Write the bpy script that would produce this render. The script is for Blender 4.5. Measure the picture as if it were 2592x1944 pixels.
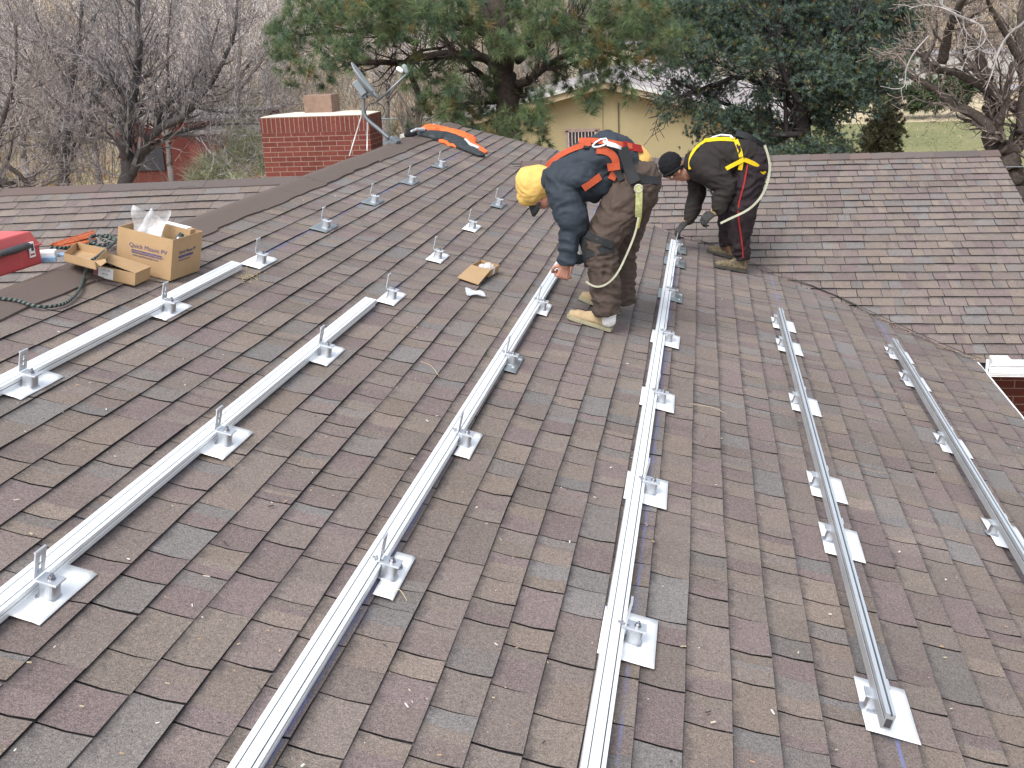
import bpy, math, random
import numpy as np
from mathutils import Vector, Matrix, Quaternion
from mathutils.bvhtree import BVHTree
random.seed(7); rng = np.random.default_rng(7)
D = bpy.data
for o in list(D.objects): D.objects.remove(o)
scn = bpy.context.scene
COL = scn.collection
# ------------------------------------------------------------------ camera, sky, sun, exposure
FPX = 2768.9; YAW, PIT, ROL, TH, CZ, VD = 0.178155, 0.309044, -0.04253, 0.26058, 1.97907, -0.13906
Fw = Vector((-math.sin(YAW)*math.cos(PIT), math.cos(YAW)*math.cos(PIT), -math.sin(PIT)))
R0 = Vector((math.cos(YAW), math.sin(YAW), 0)); U0 = R0.cross(Fw)
Rt = R0*math.cos(ROL) + U0*math.sin(ROL); Up = -R0*math.sin(ROL) + U0*math.cos(ROL)
CAM = Vector((0, 0, CZ))
cd = D.cameras.new('camera'); cam = D.objects.new('camera', cd); COL.objects.link(cam)
cd.sensor_width = 36; cd.lens = FPX/2592*36; cd.clip_start = .05; cd.clip_end = 600
M = Matrix((Rt, Up, -Fw)).transposed().to_4x4(); M.translation = CAM; cam.matrix_world = M
scn.camera = cam
w = D.worlds.new('World'); scn.world = w; w.use_nodes = True
nt = w.node_tree; nt.nodes.clear()
sky = nt.nodes.new('ShaderNodeTexSky'); sky.sky_type = 'NISHITA'; sky.sun_disc = False
SUN_EL, SUN_AZ = math.radians(52), math.radians(200)
sky.sun_elevation = SUN_EL; sky.sun_rotation = SUN_AZ; sky.dust_density = 3; sky.air_density = 1.0
hs = nt.nodes.new('ShaderNodeHueSaturation'); hs.inputs['Saturation'].default_value = .40
bg = nt.nodes.new('ShaderNodeBackground'); bg.inputs['Strength'].default_value = .15
wo = nt.nodes.new('ShaderNodeOutputWorld')
nt.links.new(sky.outputs[0], hs.inputs['Color']); nt.links.new(hs.outputs[0], bg.inputs[0]); nt.links.new(bg.outputs[0], wo.inputs[0])
sd = D.lights.new('sun', 'SUN'); sd.energy = 1.1; sd.angle = math.radians(28); sd.color = (1, .98, .97)
sun = D.objects.new('sun', sd); COL.objects.link(sun)
sdir = Vector((math.sin(SUN_AZ)*math.cos(SUN_EL), math.cos(SUN_AZ)*math.cos(SUN_EL), math.sin(SUN_EL)))
sun.rotation_euler = sdir.to_track_quat('Z', 'Y').to_euler(); sun.location = (0, -5, 12)
scn.view_settings.view_transform = 'Standard'; scn.view_settings.look = 'None'
scn.view_settings.exposure = .96; scn.view_settings.gamma = 1
scn.render.engine = 'CYCLES'

# ------------------------------------------------------------------ helpers
CT, ST = math.cos(TH), math.sin(TH)
NM = Vector((ST, 0, CT)); EV = Vector((CT, 0, -ST)); EY = Vector((0, 1, 0))
def V(*a): return Vector(a)
def S(v, u, h=0):            # point of the main roof slope: v down the slope, u along the courses, h above it
    return EV*v + EY*u + NM*h
def ray(px, py): return Fw + Rt*((px-1296)/FPX) - Up*((py-972)/FPX)
def at(px, py, y):           # the point seen at a photo pixel, y metres out
    r = ray(px, py); return CAM + r*(y/r.y)
def onroof(px, py, h=0):
    r = ray(px, py); return CAM + r*((h - NM.dot(CAM))/NM.dot(r))

class MB:
    def __init__(s): s.v=[]; s.f=[]; s.c=[]; s.m=[]; s.uv={}; s.vuv=[]
    def add(s, vs, fs, col=None, mi=0, uvs=None):
        b=len(s.v); s.v+= [tuple(p) for p in vs]; s.vuv += (uvs if uvs else [(0,0)]*len(vs))
        for f in fs: s.f.append(tuple(i+b for i in f)); s.c.append(col or (1,1,1)); s.m.append(mi)
        return b
    def box(s, c, size, ax=None, col=None, mi=0, taper=1.0):
        c=Vector(c); ax=ax or (V(1,0,0),V(0,1,0),V(0,0,1)); h=[q/2 for q in size]
        vs=[]
        for k in (-1,1):
            t = taper if k>0 else 1
            for i,j in ((-1,-1),(1,-1),(1,1),(-1,1)): vs.append(c+ax[0]*(i*h[0]*t)+ax[1]*(j*h[1]*t)+ax[2]*(k*h[2]))
        s.add(vs,[(3,2,1,0),(4,5,6,7),(0,1,5,4),(1,2,6,5),(2,3,7,6),(3,0,4,7)],col,mi)
    def quad(s,a,b,c,d,col=None,mi=0,uvs=None): s.add([a,b,c,d],[(0,1,2,3)],col,mi,uvs)
    def tube(s, pts, rad, n=8, col=None, mi=0, cap=True, sq=1.0):
        pts=[Vector(p) for p in pts]
        if not isinstance(rad,(list,tuple)): rad=[rad]*len(pts)
        b=len(s.v); L=0; ref=None
        for i,p in enumerate(pts):
            t=(pts[min(i+1,len(pts)-1)]-pts[max(i-1,0)]).normalized()
            if ref is None: ref = t.orthogonal().normalized()
            ref=(ref-t*ref.dot(t))
            ref = ref.normalized() if ref.length>1e-6 else t.orthogonal().normalized()
            q=t.cross(ref)
            if i: L+=(p-pts[i-1]).length
            for k in range(n):
                a=2*math.pi*k/n; s.v.append(tuple(p+ref*(math.cos(a)*rad[i])+q*(math.sin(a)*rad[i]*sq))); s.vuv.append((L,k/n))
        for i in range(len(pts)-1):
            for k in range(n):
                s.f.append((b+i*n+k,b+i*n+(k+1)%n,b+(i+1)*n+(k+1)%n,b+(i+1)*n+k)); s.c.append(col or (1,1,1)); s.m.append(mi)
        if cap:
            s.f.append(tuple(b+k for k in reversed(range(n)))); s.c.append(col or (1,1,1)); s.m.append(mi)
            e=b+(len(pts)-1)*n; s.f.append(tuple(e+k for k in range(n))); s.c.append(col or (1,1,1)); s.m.append(mi)
    def capsule(s, p0, r0, p1, r1, n=16, sy=1.0):   # closed tapered capsule, sy stretches it in depth
        p0=Vector(p0); p1=Vector(p1); t=(p1-p0); L=t.length
        t = t.normalized() if L>1e-6 else V(0,0,1)
        a=V(0,1,0)-t*t.y; a = a.normalized() if a.length>.05 else t.orthogonal().normalized()
        q=t.cross(a); rings=[]
        for k in range(1,5):
            g=math.pi/2*k/5; rings.append((p0-t*(r0*math.cos(g)), r0*math.sin(g)))
        rings.append((p0,r0)); rings.append((p1,r1))
        for k in range(4,0,-1):
            g=math.pi/2*k/5; rings.append((p1+t*(r1*math.cos(g)), r1*math.sin(g)))
        b=len(s.v); vs=[p0-t*r0]; 
        for c,r in rings:
            for k in range(n):
                g=2*math.pi*k/n; vs.append(c+a*(math.cos(g)*r*sy)+q*(math.sin(g)*r))
        vs.append(p1+t*r1); m=len(rings); fs=[]
        for k in range(n):
            fs.append((0,1+(k+1)%n,1+k)); e=1+(m-1)*n; fs.append((len(vs)-1,e+k,e+(k+1)%n))
            for i in range(m-1):
                fs.append((1+i*n+k,1+i*n+(k+1)%n,1+(i+1)*n+(k+1)%n,1+(i+1)*n+k))
        s.add(vs,fs)
    def frust(s,p0,r0,p1,r1,n=20,sy=1.0):      # closed tapered tube with flat ends: hems and cuffs
        p0=Vector(p0); p1=Vector(p1); t=(p1-p0).normalized(); a=V(0,1,0)-t*t.y; a=a.normalized(); q=t.cross(a)
        vs=[c+a*(math.cos(2*math.pi*k/n)*r*sy)+q*(math.sin(2*math.pi*k/n)*r) for c,r in ((p0,r0),(p1,r1)) for k in range(n)]
        s.add(vs,[tuple(reversed(range(n))),tuple(range(n,2*n))]+[(k,(k+1)%n,n+(k+1)%n,n+k) for k in range(n)])
    def ell(s, c, r, ax=None, n=16, m=10):
        ax=ax or (V(1,0,0),V(0,1,0),V(0,0,1)); c=Vector(c); vs=[c-ax[2]*r[2]]
        for i in range(1,m):
            g=math.pi*i/m
            for k in range(n):
                a=2*math.pi*k/n; vs.append(c+ax[0]*(r[0]*math.sin(g)*math.cos(a))+ax[1]*(r[1]*math.sin(g)*math.sin(a))-ax[2]*(r[2]*math.cos(g)))
        vs.append(c+ax[2]*r[2]); fs=[]
        for k in range(n):
            fs.append((0,1+(k+1)%n,1+k)); e=1+(m-2)*n; fs.append((len(vs)-1,e+k,e+(k+1)%n))
            for i in range(m-2): fs.append((1+i*n+k,1+i*n+(k+1)%n,1+(i+1)*n+(k+1)%n,1+(i+1)*n+k))
        s.add(vs,fs)
    def build(s, name, mats, parent=None, smooth=False, bevel=0, solid=0):
        me=D.meshes.new(name); me.from_pydata(s.v,[],s.f)
        if not isinstance(mats,(list,tuple)): mats=[mats]
        for m in mats: me.materials.append(m)
        if len(mats)>1: me.polygons.foreach_set('material_index', s.m)
        tot=[len(f) for f in s.f]
        if any(c!=(1,1,1) for c in s.c[:2000]) or any(c!=(1,1,1) for c in s.c[-5:]):
            ca=me.color_attributes.new('Col','FLOAT_COLOR','CORNER')
            cc=np.repeat(np.array([(*c,1) for c in s.c],dtype=np.float32),tot,axis=0); ca.data.foreach_set('color',cc.ravel())
        uvl=me.uv_layers.new(name='UVMap'); li=np.fromiter((i for f in s.f for i in f),dtype=np.int32)
        uvl.data.foreach_set('uv', np.array(s.vuv,dtype=np.float32)[li].ravel())
        return link(name, me, parent, smooth, bevel, solid)
def link(name, me, parent=None, smooth=False, bevel=0, solid=0):
    if smooth: me.polygons.foreach_set('use_smooth',[True]*len(me.polygons))
    o=D.objects.new(name, me); COL.objects.link(o)
    if parent is not None:
        o.parent=parent; o.matrix_parent_inverse=WM[parent.name].inverted() if parent.name in WM else Matrix()
        WM[o.name]=WM.get(parent.name,Matrix()) @ o.matrix_parent_inverse
    if solid:
        md=o.modifiers.new('thick','SOLIDIFY'); md.thickness=solid; md.offset=0
    if bevel:
        md=o.modifiers.new('bevel','BEVEL'); md.width=bevel; md.segments=2; md.limit_method='ANGLE'
    me.update(); return o
WM={}
def tag(o, label=None, cat=None, group=None, kind=None):
    if label: o['label']=label
    if cat: o['category']=cat
    if group: o['group']=group
    if kind: o['kind']=kind
    return o
def thing(name, label, cat, loc=(0,0,0), group=None):
    o=D.objects.new(name,None); COL.objects.link(o); o.location=loc; o.empty_display_size=.1
    WM[o.name]=Matrix.Translation(Vector(loc)); return tag(o,label,cat,group)
def npmesh(name, verts, faces_n, mat, parent=None, col=None, smooth=False):   # verts (N,3), each face takes faces_n verts in turn
    me=D.meshes.new(name); nv=len(verts); nf=nv//faces_n
    me.vertices.add(nv); me.vertices.foreach_set('co', np.asarray(verts,dtype=np.float32).ravel())
    me.loops.add(nv); me.loops.foreach_set('vertex_index', np.arange(nv,dtype=np.int32))
    me.polygons.add(nf); me.polygons.foreach_set('loop_start', np.arange(0,nv,faces_n,dtype=np.int32))
    me.update(calc_edges=True)
    if col is not None:
        ca=me.color_attributes.new('Col','FLOAT_COLOR','CORNER')
        cc=np.ones((nf,4),dtype=np.float32); cc[:,:3]=col; ca.data.foreach_set('color',np.repeat(cc,faces_n,axis=0).ravel())
    me.materials.append(mat)
    return link(name, me, parent, smooth)

# ------------------------------------------------------------------ materials
def nodes(name, rough=.8, metal=0, spec=.5):
    m=D.materials.new(name); m.use_nodes=True; t=m.node_tree; b=t.nodes['Principled BSDF']
    b.inputs['Roughness'].default_value=rough; b.inputs['Metallic'].default_value=metal; b.inputs['Specular IOR Level'].default_value=spec
    return m,t,b
def N(t,kind,**kw):
    n=t.nodes.new(kind)
    for k,v in kw.items():
        if k in n.inputs: n.inputs[k].default_value=v
        else: setattr(n,k,v)
    return n
def mixc(t,fac,a,b,mode='MIX'):
    m=t.nodes.new('ShaderNodeMix'); m.data_type='RGBA'; m.blend_type=mode
    for sock,val in ((m.inputs[0],fac),(m.inputs[6],a),(m.inputs[7],b)):
        if hasattr(val,'is_output'): t.links.new(val,sock)
        elif isinstance(val,(int,float)): sock.default_value=val
        else: sock.default_value=(*val,1)
    return m.outputs[2]
def math_(t,op,a,b=None,c=None,clamp=False):
    m=t.nodes.new('ShaderNodeMath'); m.operation=op; m.use_clamp=clamp
    for i,x in enumerate((a,b,c)):
        if x is None: continue
        if hasattr(x,'is_output'): t.links.new(x,m.inputs[i])
        else: m.inputs[i].default_value=x
    return m.outputs[0]
def noise(t,scale,detail=3,rough=.5,coord='Object',dist=0):
    tc=t.nodes.new('ShaderNodeTexCoord'); n=N(t,'ShaderNodeTexNoise',Scale=scale,Detail=detail,Roughness=rough,Distortion=dist)
    t.links.new(tc.outputs[coord],n.inputs['Vector']); return n.outputs['Fac']
def ramp(t,fac,stops):
    r=t.nodes.new('ShaderNodeValToRGB'); e=r.color_ramp.elements
    while len(e)<len(stops): e.new(.5)
    for i,(p,c) in enumerate(stops): e[i].position=p; e[i].color=(*c,1)
    t.links.new(fac,r.inputs[0]); return r.outputs[0]
def bump(t,b,h,strength=.3,dist=.01):
    n=N(t,'ShaderNodeBump',Strength=strength,Distance=dist); t.links.new(h,n.inputs['Height']); t.links.new(n.outputs[0],b.inputs['Normal'])
def simple(name, col, rough=.8, metal=0, var=.18, scale=12, bmp=0, bscale=60, spec=.5, attr=False, trans=0):
    m,t,b=nodes(name,rough,metal,spec)
    f=noise(t,scale,4,.6); lo=tuple(max(0,c*(1-var)) for c in col); hi=tuple(min(1,c*(1+var)) for c in col)
    c=ramp(t,f,[(.3,lo),(.7,hi)])
    if attr:
        a=t.nodes.new('ShaderNodeAttribute'); a.attribute_name='Col'; c=mixc(t,1.0,c,a.outputs['Color'],'MULTIPLY')
    t.links.new(c,b.inputs['Base Color'])
    if bmp: bump(t,b,noise(t,bscale,4,.6),bmp,.004)
    return m
def shingle_mat(name, chalk=False, cells=None):
    m,t,b=nodes(name,.93,0,.25)
    a=t.nodes.new('ShaderNodeAttribute'); a.attribute_name='Col'
    g1=noise(t,330,2,.7); g2=noise(t,1.1,4,.6); g3=noise(t,95,3,.75)
    c=mixc(t,1.0,a.outputs['Color'],ramp(t,g1,[(.30,(.42,.42,.44)),(.5,(1,1,1)),(.70,(1.8,1.75,1.65))]),'MULTIPLY')
    c=mixc(t,1.0,c,ramp(t,g3,[(.3,(.72,.72,.72)),(.7,(1.28,1.28,1.28))]),'MULTIPLY')
    c=mixc(t,1.0,c,ramp(t,g2,[(.3,(.88,.87,.87)),(.7,(1.1,1.1,1.12))]),'MULTIPLY')
    uv=t.nodes.new('ShaderNodeUVMap'); uv.uv_map='UVMap'; sx=t.nodes.new('ShaderNodeSeparateXYZ'); t.links.new(uv.outputs[0],sx.inputs[0])
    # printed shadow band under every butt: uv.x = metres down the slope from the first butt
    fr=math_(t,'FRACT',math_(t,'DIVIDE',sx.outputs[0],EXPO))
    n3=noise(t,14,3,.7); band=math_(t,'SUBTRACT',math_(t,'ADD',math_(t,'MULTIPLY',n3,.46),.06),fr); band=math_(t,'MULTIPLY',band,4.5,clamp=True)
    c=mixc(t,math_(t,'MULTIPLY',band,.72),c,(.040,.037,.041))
    if chalk:
        d=math_(t,'SUBTRACT',math_(t,'FRACT',math_(t,'DIVIDE',math_(t,'ADD',sx.outputs[0],100*ROWSP-EXPO*40-(VD-.08-V00)),ROWSP)),.5)
        d=math_(t,'ABSOLUTE',math_(t,'SUBTRACT',math_(t,'ABSOLUTE',d),.5))       # 0 on a line
        k=math_(t,'MULTIPLY',math_(t,'SUBTRACT',.0085,d),160,clamp=True)
        kk=math_(t,'MULTIPLY',k,math_(t,'MULTIPLY',math_(t,'SUBTRACT',noise(t,5,5,.8),.38),3.6,clamp=True))
        c=mixc(t,math_(t,'MULTIPLY',kk,.75),c,(.15,.20,.46))
        d2=math_(t,'MULTIPLY',math_(t,'SUBTRACT',.07,d),30,clamp=True)
        c=mixc(t,math_(t,'MULTIPLY',math_(t,'MULTIPLY',d2,math_(t,'SUBTRACT',noise(t,3.3,4,.7),.5,clamp=True)),.8),c,(.19,.21,.36))
    t.links.new(c,b.inputs['Base Color']); bump(t,b,g1,.5,.002)
    return m
EXPO=.1464; ROWSP=.8574; V00=VD-.042-EXPO*24   # course exposure, spacing of the rails, first butt line (uv.x=0)
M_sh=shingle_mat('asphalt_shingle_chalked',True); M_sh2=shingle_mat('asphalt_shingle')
M_cap=simple('ridge_cap_felt',(.125,.098,.085),.93,0,.14,220,.4,300,.25)
M_alu=None
def metal(name,col,rough,var=.06,sc=8,mt=1.0):
    m,t,b=nodes(name,rough,mt); f=noise(t,sc,4,.6)
    t.links.new(ramp(t,f,[(.3,tuple(c*(1-var) for c in col)),(.7,col)]),b.inputs['Base Color'])
    t.links.new(ramp(t,noise(t,sc*3,3),[(.3,(rough*.8,)*3),(.7,(min(1,rough*1.25),)*3)]),b.inputs['Roughness']); return m
M_rail=metal('anodised_rail',(.84,.87,.89),.45,.03,3,.30); M_flash=metal('flashing_sheet',(.93,.95,.96),.45,.07,6,.25)
M_block=metal('cast_block',(.55,.57,.6),.4,.2,40,.9); M_steel=metal('bolt_steel',(.35,.35,.37),.35,.2,60,1.0); M_brk=metal('bracket_mill',(.72,.75,.78),.38,.1,20,.8)
M_dark=simple('dark_groove',(.05,.05,.055),.7)
M_white=simple('white_paint',(.82,.84,.84),.45,0,.04,5)

def brick_mat(name, mortar=(.27,.20,.16), c1=(.125,.034,.026), c2=(.165,.045,.033), bw=.215, bh=.0677, soldier=None, axes='XZ'):
    m,t,b=nodes(name,.85,0,.3); uv=t.nodes.new('ShaderNodeUVMap'); uv.uv_map='UVMap'
    n=N(t,'ShaderNodeTexBrick',Scale=1.0); n.inputs['Mortar Size'].default_value=.0042; n.inputs['Mortar Smooth'].default_value=.1
    n.inputs['Brick Width'].default_value=bw; n.inputs['Row Height'].default_value=bh; n.offset=.5
    n.inputs['Color1'].default_value=(*c1,1); n.inputs['Color2'].default_value=(*c2,1); n.inputs['Mortar'].default_value=(*mortar,1)
    t.links.new(uv.outputs[0],n.inputs['Vector']); f=noise(t,25,4,.7)
    c=mixc(t,1.0,n.outputs['Color'],ramp(t,f,[(.3,(.75,.75,.75)),(.7,(1.2,1.15,1.1))]),'MULTIPLY')
    t.links.new(c,b.inputs['Base Color']); bump(t,b,n.outputs['Fac'],-.4,.01); return m
M_brick=brick_mat('red_brick'); M_sold=brick_mat('soldier_brick',bw=.066,bh=.21)
M_mort=simple('mortar_wash',(.62,.58,.48),.9,0,.15,6,.3)

# ------------------------------------------------------------------ shingled slopes
PAL=[(.172,.140,.110),(.158,.128,.104),(.134,.101,.099),(.130,.098,.098),(.134,.134,.132),(.146,.122,.104),(.154,.130,.106),(.138,.110,.100),(.130,.125,.116),(.148,.122,.108),(.142,.118,.104)]
def slope(name, mat, O, ed, ea, n, vtop, vbot, u0, u1, phase, parent, keep=None, wig=1.0, gap=.0060, tabmul=1.0, flat=0):
    """real courses: every tab is a face raised at its butt, with a dark edge and cuts between the tabs"""
    mb=MB(); O=Vector(O)
    P=lambda v,u,h: O+ed*v+ea*u+n*h
    k0=math.floor((vtop-phase)/EXPO)
    k=k0
    while phase+k*EXPO < vbot-.01:
        va=max(vtop,phase+k*EXPO); vb=min(vbot,phase+(k+1)*EXPO)
        ph=[random.uniform(0,6.28) for _ in range(4)]; amp=random.uniform(.6,1.4)*wig
        wv=lambda u:(math.sin(u*2.3+ph[0])*.0022+math.sin(u*7.1+ph[1])*.0012)*amp
        wh=lambda u:(math.sin(u*3.1+ph[2])*.0016+math.sin(u*9.7+ph[3])*.001)*amp
        u=u0-random.uniform(0,.2)
        while u<u1:
            wd=random.choice((.13,.17,.20,.23,.26,.31))*random.uniform(.85,1.15)*tabmul
            ua,ub=max(u,u0),min(u+wd,u1)
            u+=wd
            if ub-ua<.02: continue
            if keep and not keep(va,ua): continue
            hi=.0080+random.uniform(-.0015,.0035)
            # dark body under the cuts
            vq=(va+vb)/2; mb.add([P(va-.02,ua-.002,-.002),P(va-.02,ub+.002,-.002),P(vq,ub+.002,-.0028),P(vq,ua-.002,-.0028),P(vb-.001,ub+.002,hi-.0065),P(vb-.001,ua-.002,hi-.0065)],[(0,1,2,3),(3,2,4,5)],(.018,.017,.018),0,[(vb-phase+EXPO*40-.0005,ua)]*6)
            nc=random.choice((1,1,2,2,3)); cuts=[0]+sorted(random.uniform(.25,.75) for _ in range(nc-1))+[1]
            hasgap=gap*random.uniform(.7,1.5) if random.random()<.93 else .0006
            sk=random.uniform(-.004,.004)
            for j in range(nc):
                a=ua+(ub-ua)*cuts[j]; b=ua+(ub-ua)*cuts[j+1]
                if j==nc-1: b-=hasgap
                if b-a<.004: continue
                base=random.choice(PAL); q=random.uniform(.91,1.11); fl_=max(flat,.42); col=tuple((c*(1-fl_)+m_*fl_)*q*1.15 for c,m_ in zip(base,(.152,.128,.116)))
                m=(a+b)/2; pts=[]
                for (vv,hh,dv) in ((va-.02,.001,0),((va*.48+vb*.52),hi*.32,0),(vb,hi,1)):
                    for uu in (a,b):
                        s_=sk*(1 if uu==b and j==nc-1 else 0)*dv
                        pts.append(P(vv+wv(uu)*dv,uu+s_-(.0030 if hh==hi*.32 else 0),hh+wh(uu)*dv))
                va_=va-phase+EXPO*40; vb_=vb-phase+EXPO*40; vm=(va*.48+vb*.52)-phase+EXPO*40
                mb.add(pts,[(0,1,3,2),(2,3,5,4)],col,0,[(va_+.0005,a),(va_+.0005,b),(vm,a),(vm,b),(vb_-.0005,a),(vb_-.0005,b)])
                e0=P(vb-.002,a,0); e1=P(vb-.002,b,0)
                mb.add([pts[4],pts[5],e1,e0],[(0,1,2,3)],(.022,.02,.021),0,[(vb_-.0005,a)]*4)
        k+=1
    return mb.build(name,mat,parent)

house=thing('brick_house','red brick house whose brown shingled roof fills the foreground','house',(-1,6,-3))
RV,RU0,RU1=-3.46,-2.2,14.56                   # main ridge and gable ends
EAVE=2.165
# deck under the shingles (thickness of the roof) then the shingled faces
def deck(name, O, ed, ea, n, vt, vb, u0, u1):
    mb=MB(); O=Vector(O); P=lambda v,u,h:O+ed*v+ea*u+n*h
    c=[P(vt,u0,-.006),P(vb,u0,-.006),P(vb,u1,-.006),P(vt,u1,-.006)]; d=[p-n*.07 for p in c]
    mb.add(c+d,[(0,1,2,3),(7,6,5,4),(0,4,5,1),(1,5,6,2),(2,6,7,3),(3,7,4,0)],(.03,.028,.028))
    o=mb.build(name,M_deck,house); return o
M_deck=simple('roof_deck_edge',(.05,.043,.04),.9)
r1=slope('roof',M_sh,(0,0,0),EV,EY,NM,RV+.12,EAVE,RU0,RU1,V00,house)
deck('roof_deck',(0,0,0),EV,EY,NM,RV,EAVE-.01,RU0,RU1-.01)
# east wing: ridge runs along X at y=12.43, its slope falls toward the camera and makes the valley
M2=.302; a2=math.atan(M2); RY,RZ=12.43,.595
ED2=V(0,-math.cos(a2),-math.sin(a2)); N2=V(0,-math.sin(a2),math.cos(a2)); L2=(RY-8.54)/math.cos(a2)
def keep2(v,u):
    p=V(0,RY,RZ)+ED2*v+V(u,0,0); return p.z > -math.tan(TH)*p.x-.09
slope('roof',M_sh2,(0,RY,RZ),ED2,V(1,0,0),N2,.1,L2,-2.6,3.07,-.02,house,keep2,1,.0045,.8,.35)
mbk=MB()
for b_,c_ in ((0,L2),):
    c=[V(-2.15,RY,RZ-.01),V(3.06,RY,RZ-.01),V(3.06,8.56,RZ-M2*(RY-8.56)-.012),V(2.03,8.56,RZ-M2*(RY-8.56)-.012)]
    mbk.add(c+[p-V(0,0,.07) for p in c],[(0,1,2,3),(7,6,5,4),(0,4,5,1),(1,5,6,2),(2,6,7,3),(3,7,4,0)],(.03,.028,.028))
mbk.build('roof_deck',M_deck,house)
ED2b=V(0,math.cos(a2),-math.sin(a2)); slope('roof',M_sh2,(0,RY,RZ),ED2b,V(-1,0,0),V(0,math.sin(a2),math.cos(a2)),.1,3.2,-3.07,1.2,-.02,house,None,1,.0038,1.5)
# west wing: ridge from (-3.4,8.97) away to the left
ea3=V(-.987,-.161,0).normalized(); a3=math.radians(15.5)
dn=V(ea3.y,-ea3.x,0)*-1
dn = dn if dn.y<0 else -dn
ED3=V(dn.x*math.cos(a3),dn.y*math.cos(a3),-math.sin(a3)); N3=V(-dn.x*-math.sin(a3)*-1,0,0)
N3=ED3.cross(ea3); N3 = N3 if N3.z>0 else -N3
O3=V(-3.3,8.98,.895)
zr=lambda p: .9-math.tan(math.radians(24))*(-3.35-p.x)
def keep3(v,u):
    p=O3+ED3*v+ea3*u; return p.z>zr(p)-.12 and p.x<-3.3
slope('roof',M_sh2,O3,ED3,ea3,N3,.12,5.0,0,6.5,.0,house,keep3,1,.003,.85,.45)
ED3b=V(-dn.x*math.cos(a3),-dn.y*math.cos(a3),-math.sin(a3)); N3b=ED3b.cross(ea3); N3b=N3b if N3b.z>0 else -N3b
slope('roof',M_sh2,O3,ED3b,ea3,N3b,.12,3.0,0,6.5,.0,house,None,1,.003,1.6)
# back slope of the main roof
ab=math.radians(23); PR=S(RV,0)
EDb=V(-math.cos(ab),0,-math.sin(ab)); Nb=V(-math.sin(ab),0,math.cos(ab))
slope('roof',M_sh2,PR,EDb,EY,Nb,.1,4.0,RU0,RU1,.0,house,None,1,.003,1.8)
# ridge caps -----------------------------------------------------------
mb=MB(); u=RU0; prev=random.uniform(-.01,.01)
segs=[]
while u<RU1:
    L=random.uniform(.55,1.1); segs.append((u,min(u+L,RU1))); u+=L
for i,(a,b) in enumerate(segs):
    off=random.uniform(-.012,.014); th=.012+random.uniform(0,.006)
    n=max(2,int((b-a)/.1)); 
    for q in range(n):
        ua,ub=a+(b-a)*q/n,a+(b-a)*(q+1)/n
        def prof(uu,first):
            w=.222+off+math.sin(uu*13+i)*.005+math.sin(uu*5.1)*.006
            pts=[]
            for s_ in (1,.8,.5,.22,.08,0):
                rise=.004*(1-s_); pts.append(S(RV+w*s_, uu, th+rise-(.012 if s_==0 else 0)-(.004 if s_==.08 else 0)))
            for s_ in (.1,.3,.7,1): pts.append(PR+EDb*(w*s_*1.0)+EY*uu+Nb*(th+.001))
            return [S(RV+w,uu,.001)]+pts+[PR+EDb*w+EY*uu]
        A,B=prof(ua,1),prof(ub,0)
        for j in range(len(A)-1): mb.add([A[j],B[j],B[j+1],A[j+1]],[(0,1,2,3)])
    A=prof(a,1)
    mb.add(A,[tuple(range(len(A)))])
rc=mb.build('ridge_cap',M_cap,house)
def cap_row(O, ea, edA, nA, edB, nB, length, w=.15, piece=.145, name='ridge_cap'):
    mb=MB(); O=Vector(O); u=0
    while u<length:
        ue=min(u+piece+.02,length); th0,th1=.008,.016; q=random.uniform(.85,1.12); col=tuple(c*q for c in random.choice(((1.0,1,1),(1.08,.98,.95),(.9,.93,.95))))
        def prof(uu,h): 
            return [O+ea*uu+edA*w+nA*.001, O+ea*uu+edA*w+nA*h, O+ea*uu+edA*.03+nA*(h+.002), O+ea*uu+V(0,0,h*.9), O+ea*uu+edB*.03+nB*(h+.002), O+ea*uu+edB*w+nB*h]
        if piece>.5: th0,th1=.009,.0115
        A=prof(u,th1); B=prof(ue,th0)
        for j in range(5): mb.add([A[j],B[j],B[j+1],A[j+1]],[(0,1,2,3)],col)
        mb.add(A,[tuple(range(6))],(.3,.3,.3) if piece<.5 else (.85,.85,.85)); u+=piece*random.uniform(.95,1.08)
    return mb.build(name,M_capA,house)
M_capA=simple('ridge_cap_shingle',(.122,.100,.092),.93,0,.2,260,.4,300,.25,True)
cap_row(V(3.08,RY,RZ+.004),V(-1,0,0),ED2,N2,ED2b,V(0,math.sin(a2),math.cos(a2)),5.1,.155,.21)
cap_row(O3,ea3,ED3,N3,ED3b,N3b,6.5,.16,.9)
# valley: dark open seam with tan debris ------------------------------------
VAL=[(1690,588),(1720,600),(1765,612),(1809,628),(1850,648),(1897.6,670.5),(1962,697),(2050,728),(2120,757),(2192,791),(2250,818),(2308,845),(2391,881),(2440,902),(2482,916)]
vp=[onroof(*p) for p in VAL]
mb=MB()
for i in range(len(vp)-1):
    for s_ in range(3):
        a=vp[i].lerp(vp[i+1],s_/3); b=vp[i].lerp(vp[i+1],(s_+1)/3); a=a+(CAM-a).normalized()*.05; b=b+(CAM-b).normalized()*.05
        j=lambda:V(random.uniform(-.008,.008),random.uniform(-.008,.008),0)
        a=a+NM*.026; b=b+NM*.026
        w0=random.uniform(.010,.022); t_=(b-a).normalized(); sd_=t_.cross(NM)
        mb.add([a+sd_*w0,b+sd_*w0*random.uniform(.7,1.3),b-sd_*.008,a-sd_*.008],[(0,1,2,3)])
mb.build('valley_seam',simple('valley_grime',(.03,.026,.022),.95,0,.4,60),house)

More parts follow.
